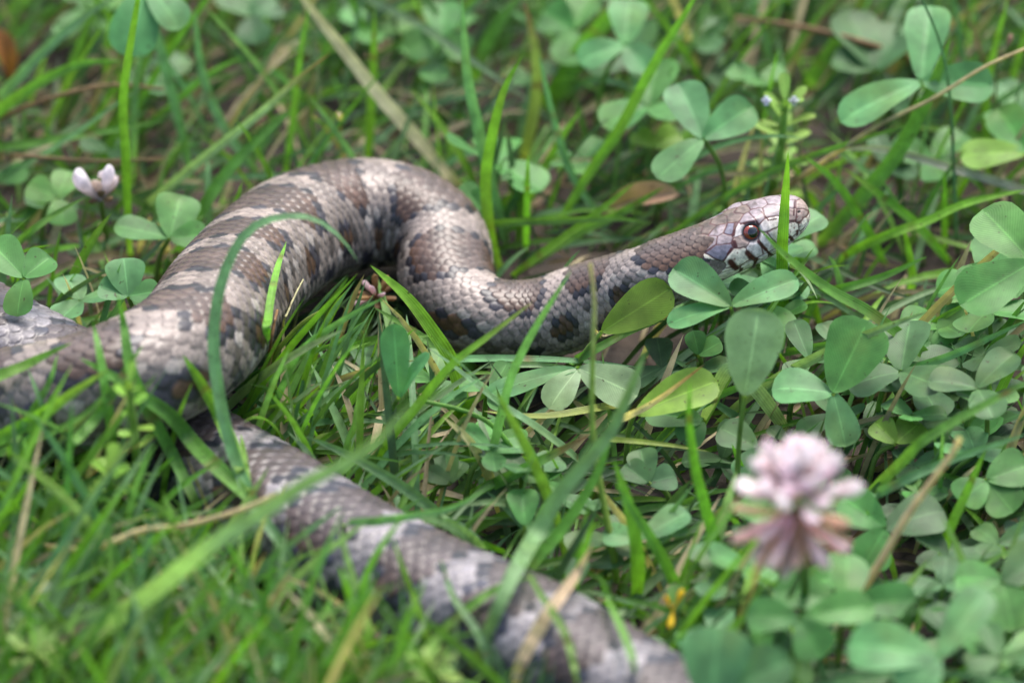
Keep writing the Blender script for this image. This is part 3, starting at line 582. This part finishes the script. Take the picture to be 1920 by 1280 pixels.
clover(1396,742,.030,[(1424,580,124)],['p'],'single oval pale clover leaflet below the one under the chin',kap=.9,fold=.1)
clover(1935,492,.036,[(1842,388,120),(1800,572,118)],'c','big heart-shaped clover leaf beyond the snake snout',kap=.5,nr=(0,-.5,.85))
clover(1128,622,.013,[(1258,540,92)],['Y'],'speckled yellow-green clover leaflet tucked under the snake neck',kap=.9,nr=(.3,-.6,.7))
clover(1190,775,.016,[(1345,712,95)],['Y'],'bright yellow-green clover leaflet under the tan blade',kap=.6,nr=(-.2,-.5,.8))
clover(1320,790,.012,[(1210,770,80),(1280,830,70)],'c','shaded clover pair under the yellow-green leaflet')
clover(1085,690,.015,[(910,730,52),(1030,760,70),(1195,740,95)],['C','p','p'],'long-leaved grey-green clover under the belly of the snake',kap=.4)
clover(748,745,.022,[(738,608,62),(800,660,34)],'C','upright narrow clover leaflets inside the loop of the snake',kap=1.0)
clover(985,985,.010,[(978,912,68),(1040,1000,50)],'c','small round clover between the coils near the wide blue-green blade')
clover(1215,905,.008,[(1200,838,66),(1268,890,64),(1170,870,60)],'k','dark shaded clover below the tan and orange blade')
clover(1200,1010,.012,[(1290,958,72),(1130,1000,60)],'C','bright clover pair beside the upright yellow-green stem')
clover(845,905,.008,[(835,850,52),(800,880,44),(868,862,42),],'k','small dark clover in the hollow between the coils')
clover(1585,1135,.022,[(1592,1030,92),(1720,1120,80),(1450,1098,86)],'c','blurred clover under the pink flower stalk',kap=.4)
clover(1330,1320,.026,[(1350,1172,140),(1480,1230,110)],'C','big blurred pale clover at the end of the thick coil',kap=.7)
clover(1760,1230,.028,[(1590,1200,120),(1850,1100,84),(1700,1300,100)],'C','big blurred oblong clover below the dry stem',kap=.5)
clover(1660,990,.012,[(1580,930,86),(1770,950,110),(1620,1060,90)],['c','k','c'],'wide dull clover behind the pink flower')
clover(1850,900,.014,[(1930,870,100),(1800,940,90),(1900,960,90)],'c','dull clover under the crossing blades beside the pink flower')
clover(1880,1090,.020,[(1960,1040,110),(1790,1080,90),(1900,1180,110)],['k','c','c'],'blurred broad clover beyond the dry stem')
clover(1500,1160,.024,[(1640,1130,80),(1400,1150,80),(1540,1230,90)],'c','blurred clover at the foot of the pink flower stalk')
clover(240,555,.020,[(232,482,86),(300,545,60),(185,535,60)],'C','small clover resting against the upper coil',kap=.7)
clover(318,446,.014,[(215,420,76),(340,362,98),(390,440,70)],'c','clover leaf tucked behind the left side of the arched coil')
clover(108,372,.012,[(52,345,66),(130,318,66),(120,420,70)],'c','blurred clover beside the small white flower')
clover(275,-30,.040,[(240,100,110),(340,50,90)],'C','large smooth pale clover leaf behind the tall rusty-nicked blade',kap=.6)
clover(1172,84,.024,[(1085,112,78),(1215,130,78),(1180,-5,90)],'C','round blurred clover far behind the snake neck')
clover(905,395,.010,[(866,345,56),(908,352,56),(900,430,40)],'c','small clover behind the outer edge of the arched coil',kap=.8)
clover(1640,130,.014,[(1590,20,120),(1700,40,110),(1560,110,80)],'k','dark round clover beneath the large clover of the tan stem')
clover(1925,285,.016,[(1870,200,90),(1800,290,80)],['c','Y'],'clover with a yellow-green leaflet behind the big heart-shaped clover')
clover(45,520,.015,[(-20,450,90),(95,480,80),(30,590,70)],'c','clover leaf behind the far end of the lower coil')
clover(470,30,.016,[(420,-20,90),(520,0,90),(480,80,80)],'k','dark blurred clover beyond the dry straw-coloured blade')
clover(830,70,.016,[(760,90,80),(880,100,70),(830,0,90)],'c','blurred clover behind the blue-green blades')
clover(1075,55,.014,[(1020,20,90),(1110,-20,90),(1060,120,80)],'c','blurred clover beyond the very broad bright blade')
clover(1225,275,.010,[(1190,250,60),(1275,250,72)],['Y'],'yellow-green clover hidden behind the clear three-leaflet clover')
clover(1680,830,.012,[(1640,790,60),(1725,790,80)],['Y'],'small yellow-green clover behind the crossing blades')
clover(1310,665,.014,[(1300,620,46),(1352,640,50)],'c','little folded clover in the shade under the snake neck',kap=.9)
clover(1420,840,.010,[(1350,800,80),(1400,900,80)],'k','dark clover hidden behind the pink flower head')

# ------------------------------------------------------------------ flowers and weeds
def floret(base, d, ln, wd, c0, c1, up=np.array([0, 0, 1.]), parent=None, name='floret', open_=1.0, bw=.22):
    d = unit(np.array(d, float)); sd2 = np.cross(d, up); sd2 = unit(sd2) if np.linalg.norm(sd2) > 1e-3 else np.array([1., 0, 0]); n_ = np.cross(sd2, d)
    t = np.linspace(0, 1, 11); f = np.linspace(0, 2*np.pi, 10, endpoint=False)
    r = wd/2*np.interp(t, [0, .12, .3, .55, .78, .92, 1], [bw, max(bw, .34), max(bw+.1, .42), .80, 1.0*open_, .72, .12])
    P = base+d*(t*ln)[:, None]+n_*(ln*.16*t**2)[:, None]
    V = P[:, None]+sd2*(np.cos(f)*1.0)[None, :, None]*r[:, None, None]+n_*(np.sin(f)*.62+.25*np.abs(np.cos(f)))[None, :, None]*r[:, None, None]
    c = np.array(c0)*(1-t[:, None])**1.2+np.array(c1)*(1-(1-t[:, None])**1.2)
    c = c*RNG.uniform(.88, 1.08)
    luv = np.stack(np.broadcast_arrays(np.cos(f)[None, :], t[:, None]), -1).reshape(-1, 2)
    return mesh_obj(name, V.reshape(-1, 3), grid_faces(11, 10, True), M['petal'], np.repeat(c, 10, 0), luv, parent)
def stalk(th, pts, r0, r1, col, name='stalk'):
    C_ = crom(pts, 20); V, F, luv = tube(C_, np.linspace(r0, r1, 20), 8)
    return mesh_obj(name, V, F, M['clover'], np.repeat(shade(col, .05)[None], len(V), 0), luv*0+.3, th)
PINK, WHITE, PEACH, BRN = (.66, .40, .47), (.78, .70, .72), (.62, .34, .25), (.30, .16, .08)
def lump(c, r, col, th, name):
    V, F = cap_sphere(c, (0, 0, 1.), r, 1e-3, math.pi-1e-3, 9, 12); V = c+(V-c)*(1+RNG.uniform(-.12, .12, (len(V), 1)))
    return mesh_obj(name, V, F, M['clover'], np.repeat(np.array(col)[None], len(V), 0), np.zeros((len(V), 2))+.3, th)
# the big blurred head
c0 = at(1494, 940, .062); root = at(1500, 1245, -.004)
fl_ = empty('clover_flower', root); tag(fl_, 'blurred pink and white clover flower head with drooping lower florets', 'flower')
stalk(fl_, [root, (root*.6+c0*.4)+np.array([.001, 0, .004]), c0], .0009, .0008, (.12, .20, .05)); lump(c0, .0026, (.22, .20, .09), fl_, 'receptacle')
for i in range(48):                                              # fresh florets above, thin and folded
    az = i*2.4+RNG.uniform(-.2, .2); el = math.radians(RNG.uniform(2, 80))
    d = np.array((math.cos(az)*math.cos(el), math.sin(az)*math.cos(el), math.sin(el)))
    floret(c0+d*.0016+np.array([0, 0, .0012]), d, RNG.uniform(.0070, .0100), RNG.uniform(.0024, .0037), [(.74, .52, .58), (.74, .68, .58), (.80, .68, .68)][i % 3], [(.92, .90, .89), (.90, .80, .83), (.92, .89, .87)][RNG.integers(0, 3)], up=np.array([RNG.normal(0, .3), RNG.normal(0, .3), 1.]), parent=fl_)
for i in range(40):                                              # faded florets hanging below
    az = i*2.4+.7+RNG.uniform(-.25, .25); el = math.radians(RNG.uniform(-80, -12))
    d = np.array((math.cos(az)*math.cos(el)-.12, math.sin(az)*math.cos(el), math.sin(el)))
    floret(c0+d*.0012-np.array([0, 0, .0022]), d, RNG.uniform(.0072, .0122), RNG.uniform(.0017, .0030), [(.50, .30, .16), (.74, .48, .52), (.72, .46, .36), (.52, .44, .20)][i % 4], [(.82, .60, .50), (.88, .78, .79), (.86, .74, .68), (.74, .56, .40)][RNG.integers(0, 4)], up=np.array([RNG.normal(0, .4), RNG.normal(0, .4), 1.]), parent=fl_, open_=RNG.uniform(.6, 1))
CLOV.append((1490, 930, float((c0-CAM)@FWD), 150))
# the small white one behind
c1 = at(188, 372, .017); root = at(205, 470, -.004)
fl_ = empty('clover_flower', root); tag(fl_, 'small half-open white clover flower behind the left coil', 'flower')
stalk(fl_, [root, (root+c1)/2, c1], .0006, .0005, (.13, .21, .05)); lump(c1, .0024, (.30, .25, .12), fl_, 'receptacle')
for d, ln, wd, cc2 in [((-.75, -.2, .75), .0080, .0054, (.85,.83,.84)), ((.42, -.1, .9), .0078, .0040, (.85,.83,.84)), ((-.95, .3, .45), .006, .0034, (.85,.8,.82)), ((.75, .2, .7), .0055, .0026, (.80,.74,.72)), ((-.2, -.4, .9), .0050, .0026, (.70,.62,.52)), ((.25, .4, .9), .0056, .0026, (.84,.8,.8)), ((.1, -.5, .5), .0036, .0016, (.34, .26, .12)), ((.5, -.5, .2), .0036, .0015, (.34, .24, .12)), ((-.4, -.6, .1), .0036, .0015, (.32, .22, .11)), ((.05, .2, 1), .0045, .0014, (.22, .30, .07)), ((.7, .3, .3), .0036, .0015, (.3, .22, .1))]:
    floret(c1, d, ln, wd, (.40, .34, .22) if ln < .005 else (.80, .74, .70), cc2, parent=fl_, bw=.5)
CLOV.append((185, 350, float((c1-CAM)@FWD), 60))
# the withered one inside the loop
c2 = at(706, 556, .013); root = at(712, 600, -.004)
fl_ = empty('clover_flower', root); tag(fl_, 'withered brown clover flower with pinkish tips inside the snake loop', 'flower')
stalk(fl_, [root, (root+c2)/2, c2], .0006, .0005, (.14, .17, .06)); lump(c2, .0015, (.22, .15, .07), fl_, 'receptacle')
for i in range(13):
    az = i*2.4; el = math.radians([50, 20, -10, 30, -25, 5, 60][i % 7]); d = (math.cos(az)*math.cos(el), math.sin(az)*math.cos(el), math.sin(el))
    floret(c2, d, RNG.uniform(.0035, .0048), .0016, BRN, [(.36, .24, .10), (.60, .48, .50), (.32, .20, .10)][i % 3], parent=fl_, open_=.8)
# leafy little weeds
def weed(root, top, n, col, ln, wd, label, flowers=0, spread=1.0, rest=None):
    th = empty('leafy_weed', root); tag(th, label, 'weed')
    C_ = crom([root, (root+top)/2+np.array([.001, 0, .001]), top], 20)
    V, F, luv = tube(C_, np.linspace(.0011, .0007, 20), 8); mesh_obj('stem', V, F, M['clover'], np.repeat(shade((.22, .33, .09), .05)[None], len(V), 0), luv*0+.3, th)
    for i in range(n):
        t_ = (i/(n-1))**.6; q = .22+.78*t_; b_ = C_[min(19, int(q*19))]; az = i*2.4; el = .15+1.1*max(0, t_-.45)
        d = np.array([math.cos(az)*math.cos(el), math.sin(az)*math.cos(el), math.sin(el)])*spread; l_ = ln*RNG.uniform(.7, 1.15)
        V, F, luv, c = leaflet_mesh(b_, b_+d*l_, wd*RNG.uniform(.8, 1.2), np.array([-d[0]*.5, -d[1]*.5-.2, 1.]), .35, .1, col, 0., 7, 9, .6)
        mesh_obj('leaf', V, F, M['clover'], c, luv, th)
    for i in range(flowers):
        az = 2.6+i*2.5; b_ = top+np.array([math.cos(az)*.0042, -.0015, .0012])
        for k_ in range(4): floret(b_, (math.cos(k_*1.57), -.5, math.sin(k_*1.57)), .0010, .0010, (.7, .7, .8), (.72, .76, .86), parent=th, name='petal')
    return th
weed(at(1432, 415, -.004), at(1472, 190, .030), 20, (.21, .36, .07), .0062, .0022, 'little upright bright green weed with tiny pale flowers behind the snake head', flowers=2)
CLOV.append((1465, 220, float((at(1465, 220, .03)-CAM)@FWD), 95))
weed(at(250, 985, -.004), at(240, 720, .054), 12, (.20, .36, .05), .0046, .0018, 'bright blurred leafy weed before the place where the coils cross')
weed(at(190, 1010, -.004), at(205, 880, .036), 12, (.20, .36, .05), .0056, .0026, 'broad-leaved lime green blurred weed before the lower coil')
weed(at(820, 1330, -.004), at(800, 1240, .036), 14, (.20, .31, .07), .0055, .0022, 'pale yellowish weed tuft below the wide blue-green blade')
weed(at(80, 1290, -.004), at(60, 1220, .030), 14, (.20, .30, .08), .0055, .0022, 'pale blurred weed tuft in the nearest grass')
weed(at(1400, 395, -.004), at(1395, 345, .012), 8, (.20, .32, .06), .0045, .0028, 'tiny yellow-green seedling behind the snake crown')
weed(at(1300, 1190, -.004), at(1275, 1150, .012), 7, (.10, .22, .05), .0050, .0032, 'small green seedling carrying a yellow flower beside the lower coil')
yf = at(1262, 1142, .018); rt = at(1278, 1175, -.003)
fl_ = empty('yellow_flower', rt); tag(fl_, 'tiny yellow flower beside the lower coil', 'flower'); stalk(fl_, [rt, (rt+yf)/2, yf], .0004, .0003, (.14, .2, .05))
for d in [(-.5, -.3, .9), (-.1, -.6, -.3), (.3, .3, .4)]: floret(yf, d, .0040, .0013, (.55, .42, .02), (.80, .62, .03), parent=fl_, name='petal')
# seed pods on the thin stems inside the bend, bud on the tan stem
for p0, p1, ln, wd, cl, lab in [((513,640,.010),(452,573,.028),.0046,.0017,(.34,.28,.09),'small tan seed pod on a thin stalk before the upper coil'), ((545,640,.006),(566,548,.016),.0034,.0009,(.40,.32,.15),'pale bristle seed head on a hair-thin stalk inside the bend'), ((1870,120,.028),(1893,80,.032),.0035,.0014,(.48,.34,.24),'pinkish-tan bud on the end of the tan stem')]:
    a, b_ = at(*p0), at(*p1); rt = np.array([a[0], a[1]+.002, -.004]); th = empty('seed_head', rt); tag(th, lab, 'seed head')
    stalk(th, [rt, a, b_*.5+a*.5, b_], .00032, .00022, (.22, .24, .08)); floret(b_-unit(b_-a)*ln*.5, b_-a, ln, wd, cl, tuple(v*1.15 for v in cl), parent=th, name='pod')
# dead curled leaves
for (x, y, z), (x2, y2, z2), wd, cl, lab in [((1120,405,.004),(1245,352,.013),.0060,(.34,.22,.14),'curled dead brown leaf lying behind the snake neck'), ((1742,770,.004),(1738,690,.012),.0040,(.16,.10,.07),'shrivelled brown leaf among the clovers above the pink flower'),
   ((1775,720,.004),(1850,670,.010),.0055,(.20,.19,.07),'mottled withering leaf under the crossing blades'), ((20,150,.004),(0,60,.010),.0050,(.30,.12,.04),'rust-brown dead leaf in the far grass'), ((740,930,.003),(760,905,.007),.004,(.17,.17,.07),'small withered leaf at the edge of the lower coil')]:
    V, F, luv, c = leaflet_mesh(at(x, y, z-.004), at(x2, y2, z2), wd, np.array([.2, -.5, .8]), .9, .35, cl, 0, 9, 13, .6); o = mesh_obj('dead_leaf', V, F, M['clover'], c, luv); tag(o, lab, 'dead leaf')
#PART4
# ------------------------------------------------------------------ the rest of the lawn
CLOV.append((1560, 420, float((at(1540, 420, .03)-CAM)@FWD), 80)); PROT = np.array(CLOV+HEROPX)
def keep(Pts, allow=.0, loose=True):
    """Pts (n,k,3): False where a plant would run through the snake or stand over what the photograph leaves in view"""
    n, k, _ = Pts.shape; out = np.ones(n, bool); u_ = RNG.uniform(0, 1, n)
    for a in range(0, n, 400):
        Q = Pts[a:a+400]; q = Q.reshape(-1, 3)
        d = (np.linalg.norm(q[:, None]-BODY[None], axis=2)-BRAD[None]).min(1).reshape(-1, k).min(1)
        x, y, dp = pix(q); x = x.reshape(-1, k); y = y.reshape(-1, k); dp = dp.reshape(-1, k)
        ov = ((np.hypot(x[..., None]-BPX[:, 0], y[..., None]-BPX[:, 1]) < BRP*.86) & (dp[..., None] < BPX[:, 2]))
        near = ov[..., :int(.33/.0025)].any(2); low = ov.any(2)
        # over the lower coil some grass may stand, as in the photograph
        lowok = y > 850+(x-364)*.53
        bad_near = near & ~((x < 330) & (y > 660)); bad_low = low & ~near & ~lowok
        soft = (low & lowok).any(1) | (near & (x < 330) & (y > 660)).any(1)
        pr = ((np.hypot(x[..., None]-PROT[:, 0], y[..., None]-PROT[:, 1]) < PROT[:, 3]*.85) & (dp[..., None] < PROT[:, 2])).any((1, 2))
        out[a:a+400] = (d > .0006) & ~bad_near.any(1) & ~bad_low.any(1) & ~(soft & (u_[a:a+400] > allow)) & ~pr
    return out
def random_blades(n, xr, yr, hmin, hmax, k=9, lean=(.25, 1.0)):
    p0 = np.stack([RNG.uniform(*xr, n), RNG.uniform(*yr, n)], 1); L_ = RNG.uniform(hmin, hmax, n)
    az = RNG.uniform(0, 2*np.pi, n); az = np.where(RNG.uniform(0, 1, n) < .45, RNG.normal(.35, .6, n), az)
    le = RNG.uniform(*lean, n); dr = RNG.uniform(0, .45, n)*le; t = np.linspace(0, 1, k)[None]
    hz = L_[:, None]*np.sin(le)[:, None]*t**1.35; vz = L_[:, None]*(np.cos(le)[:, None]*t-dr[:, None]*t**2.6)
    X_ = p0[:, :1]+np.cos(az)[:, None]*hz; Y_ = p0[:, 1:]+np.sin(az)[:, None]*hz
    Z_ = ground_z(p0[:, 0], p0[:, 1])[:, None]-.0015+np.maximum(vz, 0)
    return np.stack([X_, Y_, Z_], -1)
def pick_cols(n, dry=.08, pals='ggbuuddd'):
    ks = [pals[i] for i in RNG.integers(0, len(pals), n)]; c = np.array([PAL[q] for q in ks])*RNG.uniform(.75, 1.2, (n, 1))*RNG.uniform(.92, 1.08, (n, 3))
    dm = RNG.uniform(0, 1, n) < dry; c[dm] = np.array(PAL['t'])*RNG.uniform(.4, 1.0, (dm.sum(), 1)); return c
def batch(C_, wd, cols):
    n, k, _ = C_.shape; T = unit(np.gradient(C_, axis=1)); al = RNG.uniform(-1.1, 1.1, n)
    n0 = np.stack([np.sin(al), -np.cos(al)*.75, np.full(n, .6)], 1)[:, None]; Nn = unit(n0-(T*n0).sum(2, keepdims=True)*T); Bv = np.cross(T, Nn)
    t = np.linspace(0, 1, k); prof = np.minimum(1, .55+1.3*t)*np.clip(1-t**5, 0, 1)**.85; u = np.array([-1., 0, 1.])
    wv = (wd[:, None]/2*prof)[..., None, None]
    V = C_[:, :, None]+Bv[:, :, None]*u[None, None, :, None]*wv+Nn[:, :, None]*np.abs(u)[None, None, :, None]*wv*.3
    F = (grid_faces(k, 3)[None]+(np.arange(n)*k*3)[:, None, None]).reshape(-1, 4)
    luv = np.broadcast_to(np.stack(np.broadcast_arrays(u[None, :], t[:, None]), -1)[None], (n, k, 3, 2)).reshape(-1, 2)
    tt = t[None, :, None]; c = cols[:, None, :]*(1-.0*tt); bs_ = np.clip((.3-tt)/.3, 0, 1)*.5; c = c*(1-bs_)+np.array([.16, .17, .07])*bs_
    return V.reshape(-1, 3), F, np.repeat(c.reshape(-1, 3), 3, 0), luv
# single blades that can be told apart (largest in view)
cand = np.concatenate([random_blades(900, (-.13, .13), (-.16, .18), .030, .070, 14), random_blades(700, (-.13, .02), (-.17, -.03), .035, .065, 14, (.3, 1.05)), random_blades(500, (-.11, .05), (-.19, -.085), .048, .080, 14, (.25, .95))])
ok = keep(cand, .95); cand = cand[ok]; x_, y_, d_ = pix(cand[:, 8]); vis = (x_ > 10) & (x_ < 1910) & (y_ > 10) & (y_ < 1270); cand = cand[vis]; x_, y_ = x_[vis], y_[vis]
sel = RNG.permutation(len(cand)); fg = cand[:, 0, 1] < -.085; fg = fg & (cand[:, 0, 0] < .05); sel = np.r_[sel[fg[sel]][:75], sel[~fg[sel]][:110]]; cc_ = pick_cols(len(cand), .10, 'ggbbuupp')
WH_ = ['bright', 'dull', 'dark', 'pale']
for i in sel:
    V, F, luv, tt = ribbon(crom(cand[i], 22), RNG.uniform(.0011, .0021), RNG.uniform(-.6, .6), RNG.uniform(-.6, .6)); c = np.repeat(cc_[i][None], len(V), 0)
    o = mesh_obj('grass_blade', V, F, M['grass'], c, luv); l, g_ = zone(x_[i], y_[i]); up_ = (cand[i][-1, 2]-cand[i][0, 2])/np.linalg.norm(cand[i][-1]-cand[i][0])
    tag(o, colour_name(cc_[i])+(' upright' if up_ > .8 else ' slanting' if up_ > .45 else ' low-lying')+(' long' if np.linalg.norm(cand[i][-1]-cand[i][0]) > .045 else ' short')+' grass blade '+landmark(x_[i], y_[i]), 'grass', 'grass blades '+landmark(x_[i], y_[i]))
# single clovers
def random_clovers(n, xr, yr, hr, sr):
    out = []
    for i in range(n):
        x, y = RNG.uniform(*xr), RNG.uniform(*yr); h = RNG.uniform(*hr); sz = RNG.uniform(*sr); a = RNG.uniform(0, 6.28); tl = RNG.normal(0, .25, 2)-np.array([0, .0])
        hub = np.array([x, y, h]); tips = []
        for q in range(3):
            an = a+q*2.09+RNG.normal(0, .12); d = np.array([math.cos(an), math.sin(an)]); l_ = sz*RNG.uniform(.85, 1.1)
            tips.append(hub+np.array([d[0]*l_, d[1]*l_, l_*(tl@d+.18)]))
        out.append(np.array([hub]+tips))
    return np.array(out)
def not_bare(H):                                                 # the bare grassy gap beyond the snout, and the hollow under the arch
    x, y, d = pix(H[:, 0]); return ~(((x > 1470) & (x < 1790) & (y > 330) & (y < 610)) | ((x > 540) & (x < 760) & (y > 520) & (y < 680)) | ((x > 930) & (x < 1260) & (y > 370) & (y < 540)) | ((x > 1370) & (x < 1580) & (y > 150) & (y < 440)))
def clover_samples(H): return np.concatenate([H, H[:, :1]*.5+H[:, 1:]*.5, H[:, :1]+(H[:, 1:]-H[:, :1])*.8+np.array([0, 0, .001])], 1)
H = np.concatenate([random_clovers(320, (.0, .12), (-.15, .02), (.008, .024), (.006, .0115)), random_clovers(170, (-.12, .12), (.01, .17), (.006, .022), (.006, .0115)), random_clovers(70, (-.11, .0), (-.12, .0), (.006, .016), (.005, .009))])
H = H[keep(clover_samples(H), .2) & not_bare(H)]; xh, yh, dh = pix(H[:, 0]); v_ = (xh > 0) & (xh < 1920) & (yh > 0) & (yh < 1280); H, xh, yh = H[v_], xh[v_], yh[v_]
quota = dict(a=12, b=48, c=24)
for i in RNG.permutation(len(H)):
    kx = 'ccCkkc'[RNG.integers(0, 6)]
    zk = 'a' if yh[i] < 440 else ('b' if xh[i] > 1150 else 'c')
    if quota[zk] == 0: continue
    quota[zk] -= 1; wd_ = 'small' if np.linalg.norm(H[i, 1]-H[i, 0]) < .0085 else 'wide'
    lab = (wd_+' '+{'c': 'green', 'C': 'pale', 'k': 'dark'}[kx]+' clover leaf growing low '+landmark(xh[i], yh[i]), 'clovers '+landmark(xh[i], yh[i]))
    wd = np.linalg.norm(H[i, 1]-H[i, 0])*RNG.uniform(.7, .95)
    clover_thing(H[i, 0], H[i, 1:], [wd]*3, [kx], lab[0], lab[1], nrms=[np.array([0, -.1, 1.])+RNG.normal(0, .1, 3)]*3)
# uncountable undergrowth: one mesh of grass, one of small leaves, one of dry thatch
near = random_blades(9000, (-.15, .15), (-.19, .20), .012, .045, 7, (.2, 1.25)); dense = random_blades(5200, (-.14, .03), (-.19, -.03), .022, .056, 7, (.3, 1.2)); farb = random_blades(9000, (-.42, .42), (-.42, .60), .02, .055, 7)
inn = (np.abs(farb[:, 0, 0]) < .14) & (farb[:, 0, 1] > -.18) & (farb[:, 0, 1] < .19); farb = farb[~inn]
nd = np.concatenate([near, dense]); nd = nd[keep(nd, .8)]; xb, yb, _d = pix(nd[:, 0]); nd = nd[RNG.uniform(0, 1, len(nd)) < np.where((xb > 680) & (yb > 620), .55, np.where(yb < 460, .95, 1.))]; fb = farb[keep(farb, .0)]
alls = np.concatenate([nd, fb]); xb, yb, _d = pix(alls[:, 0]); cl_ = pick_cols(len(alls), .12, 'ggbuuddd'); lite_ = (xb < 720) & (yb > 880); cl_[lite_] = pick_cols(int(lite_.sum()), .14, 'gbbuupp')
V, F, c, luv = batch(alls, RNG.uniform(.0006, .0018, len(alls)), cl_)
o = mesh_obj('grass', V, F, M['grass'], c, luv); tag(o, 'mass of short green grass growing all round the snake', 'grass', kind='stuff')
th_ = random_blades(1500, (-.16, .16), (-.18, .20), .012, .045, 7, (1.15, 1.5)); th_ = th_[keep(th_, .2)]
V, F, c, luv = batch(th_, RNG.uniform(.0005, .0014, len(th_)), np.array([[.24, .17, .10]])*RNG.uniform(.35, 1.3, (len(th_), 1)))
o = mesh_obj('dry_thatch', V, F, M['grass'], c, luv); tag(o, 'brown dry thatch lying on the soil under the grass', 'thatch', kind='stuff')
Hs = np.concatenate([random_clovers(150, (.0, .13), (-.16, .01), (.004, .012), (.004, .009)), random_clovers(300, (-.15, .15), (-.19, .20), (.003, .012), (.003, .008)), random_clovers(500, (-.42, .42), (-.42, .60), (.006, .02), (.006, .011))]); Hs = Hs[keep(clover_samples(Hs), .2) & not_bare(Hs)]; xs_, ys_, _d = pix(Hs[:, 0]); Hs = Hs[(ys_ > 470) | (RNG.uniform(0, 1, len(Hs)) < .5)]
VV, FF, CC, UU = [], [], [], []; nv_ = 0
for h_ in Hs:
    kx = 'ckkkdd'[RNG.integers(0, 6)]
    for q in range(1, 4):
        V, F, luv, c = leaflet_mesh(h_[0], h_[q], np.linalg.norm(h_[q]-h_[0])*.8, np.array([0, -.1, 1.])+RNG.normal(0, .12, 3), .2, .1, kx, .04, 5, 7)
        VV.append(V); FF.append(F+nv_); CC.append(c); UU.append(luv); nv_ += len(V)
o = mesh_obj('ground_cover', np.concatenate(VV), np.concatenate(FF), M['clover'], np.concatenate(CC), np.concatenate(UU)); tag(o, 'low carpet of small clover leaves under the grass', 'ground cover', kind='stuff')
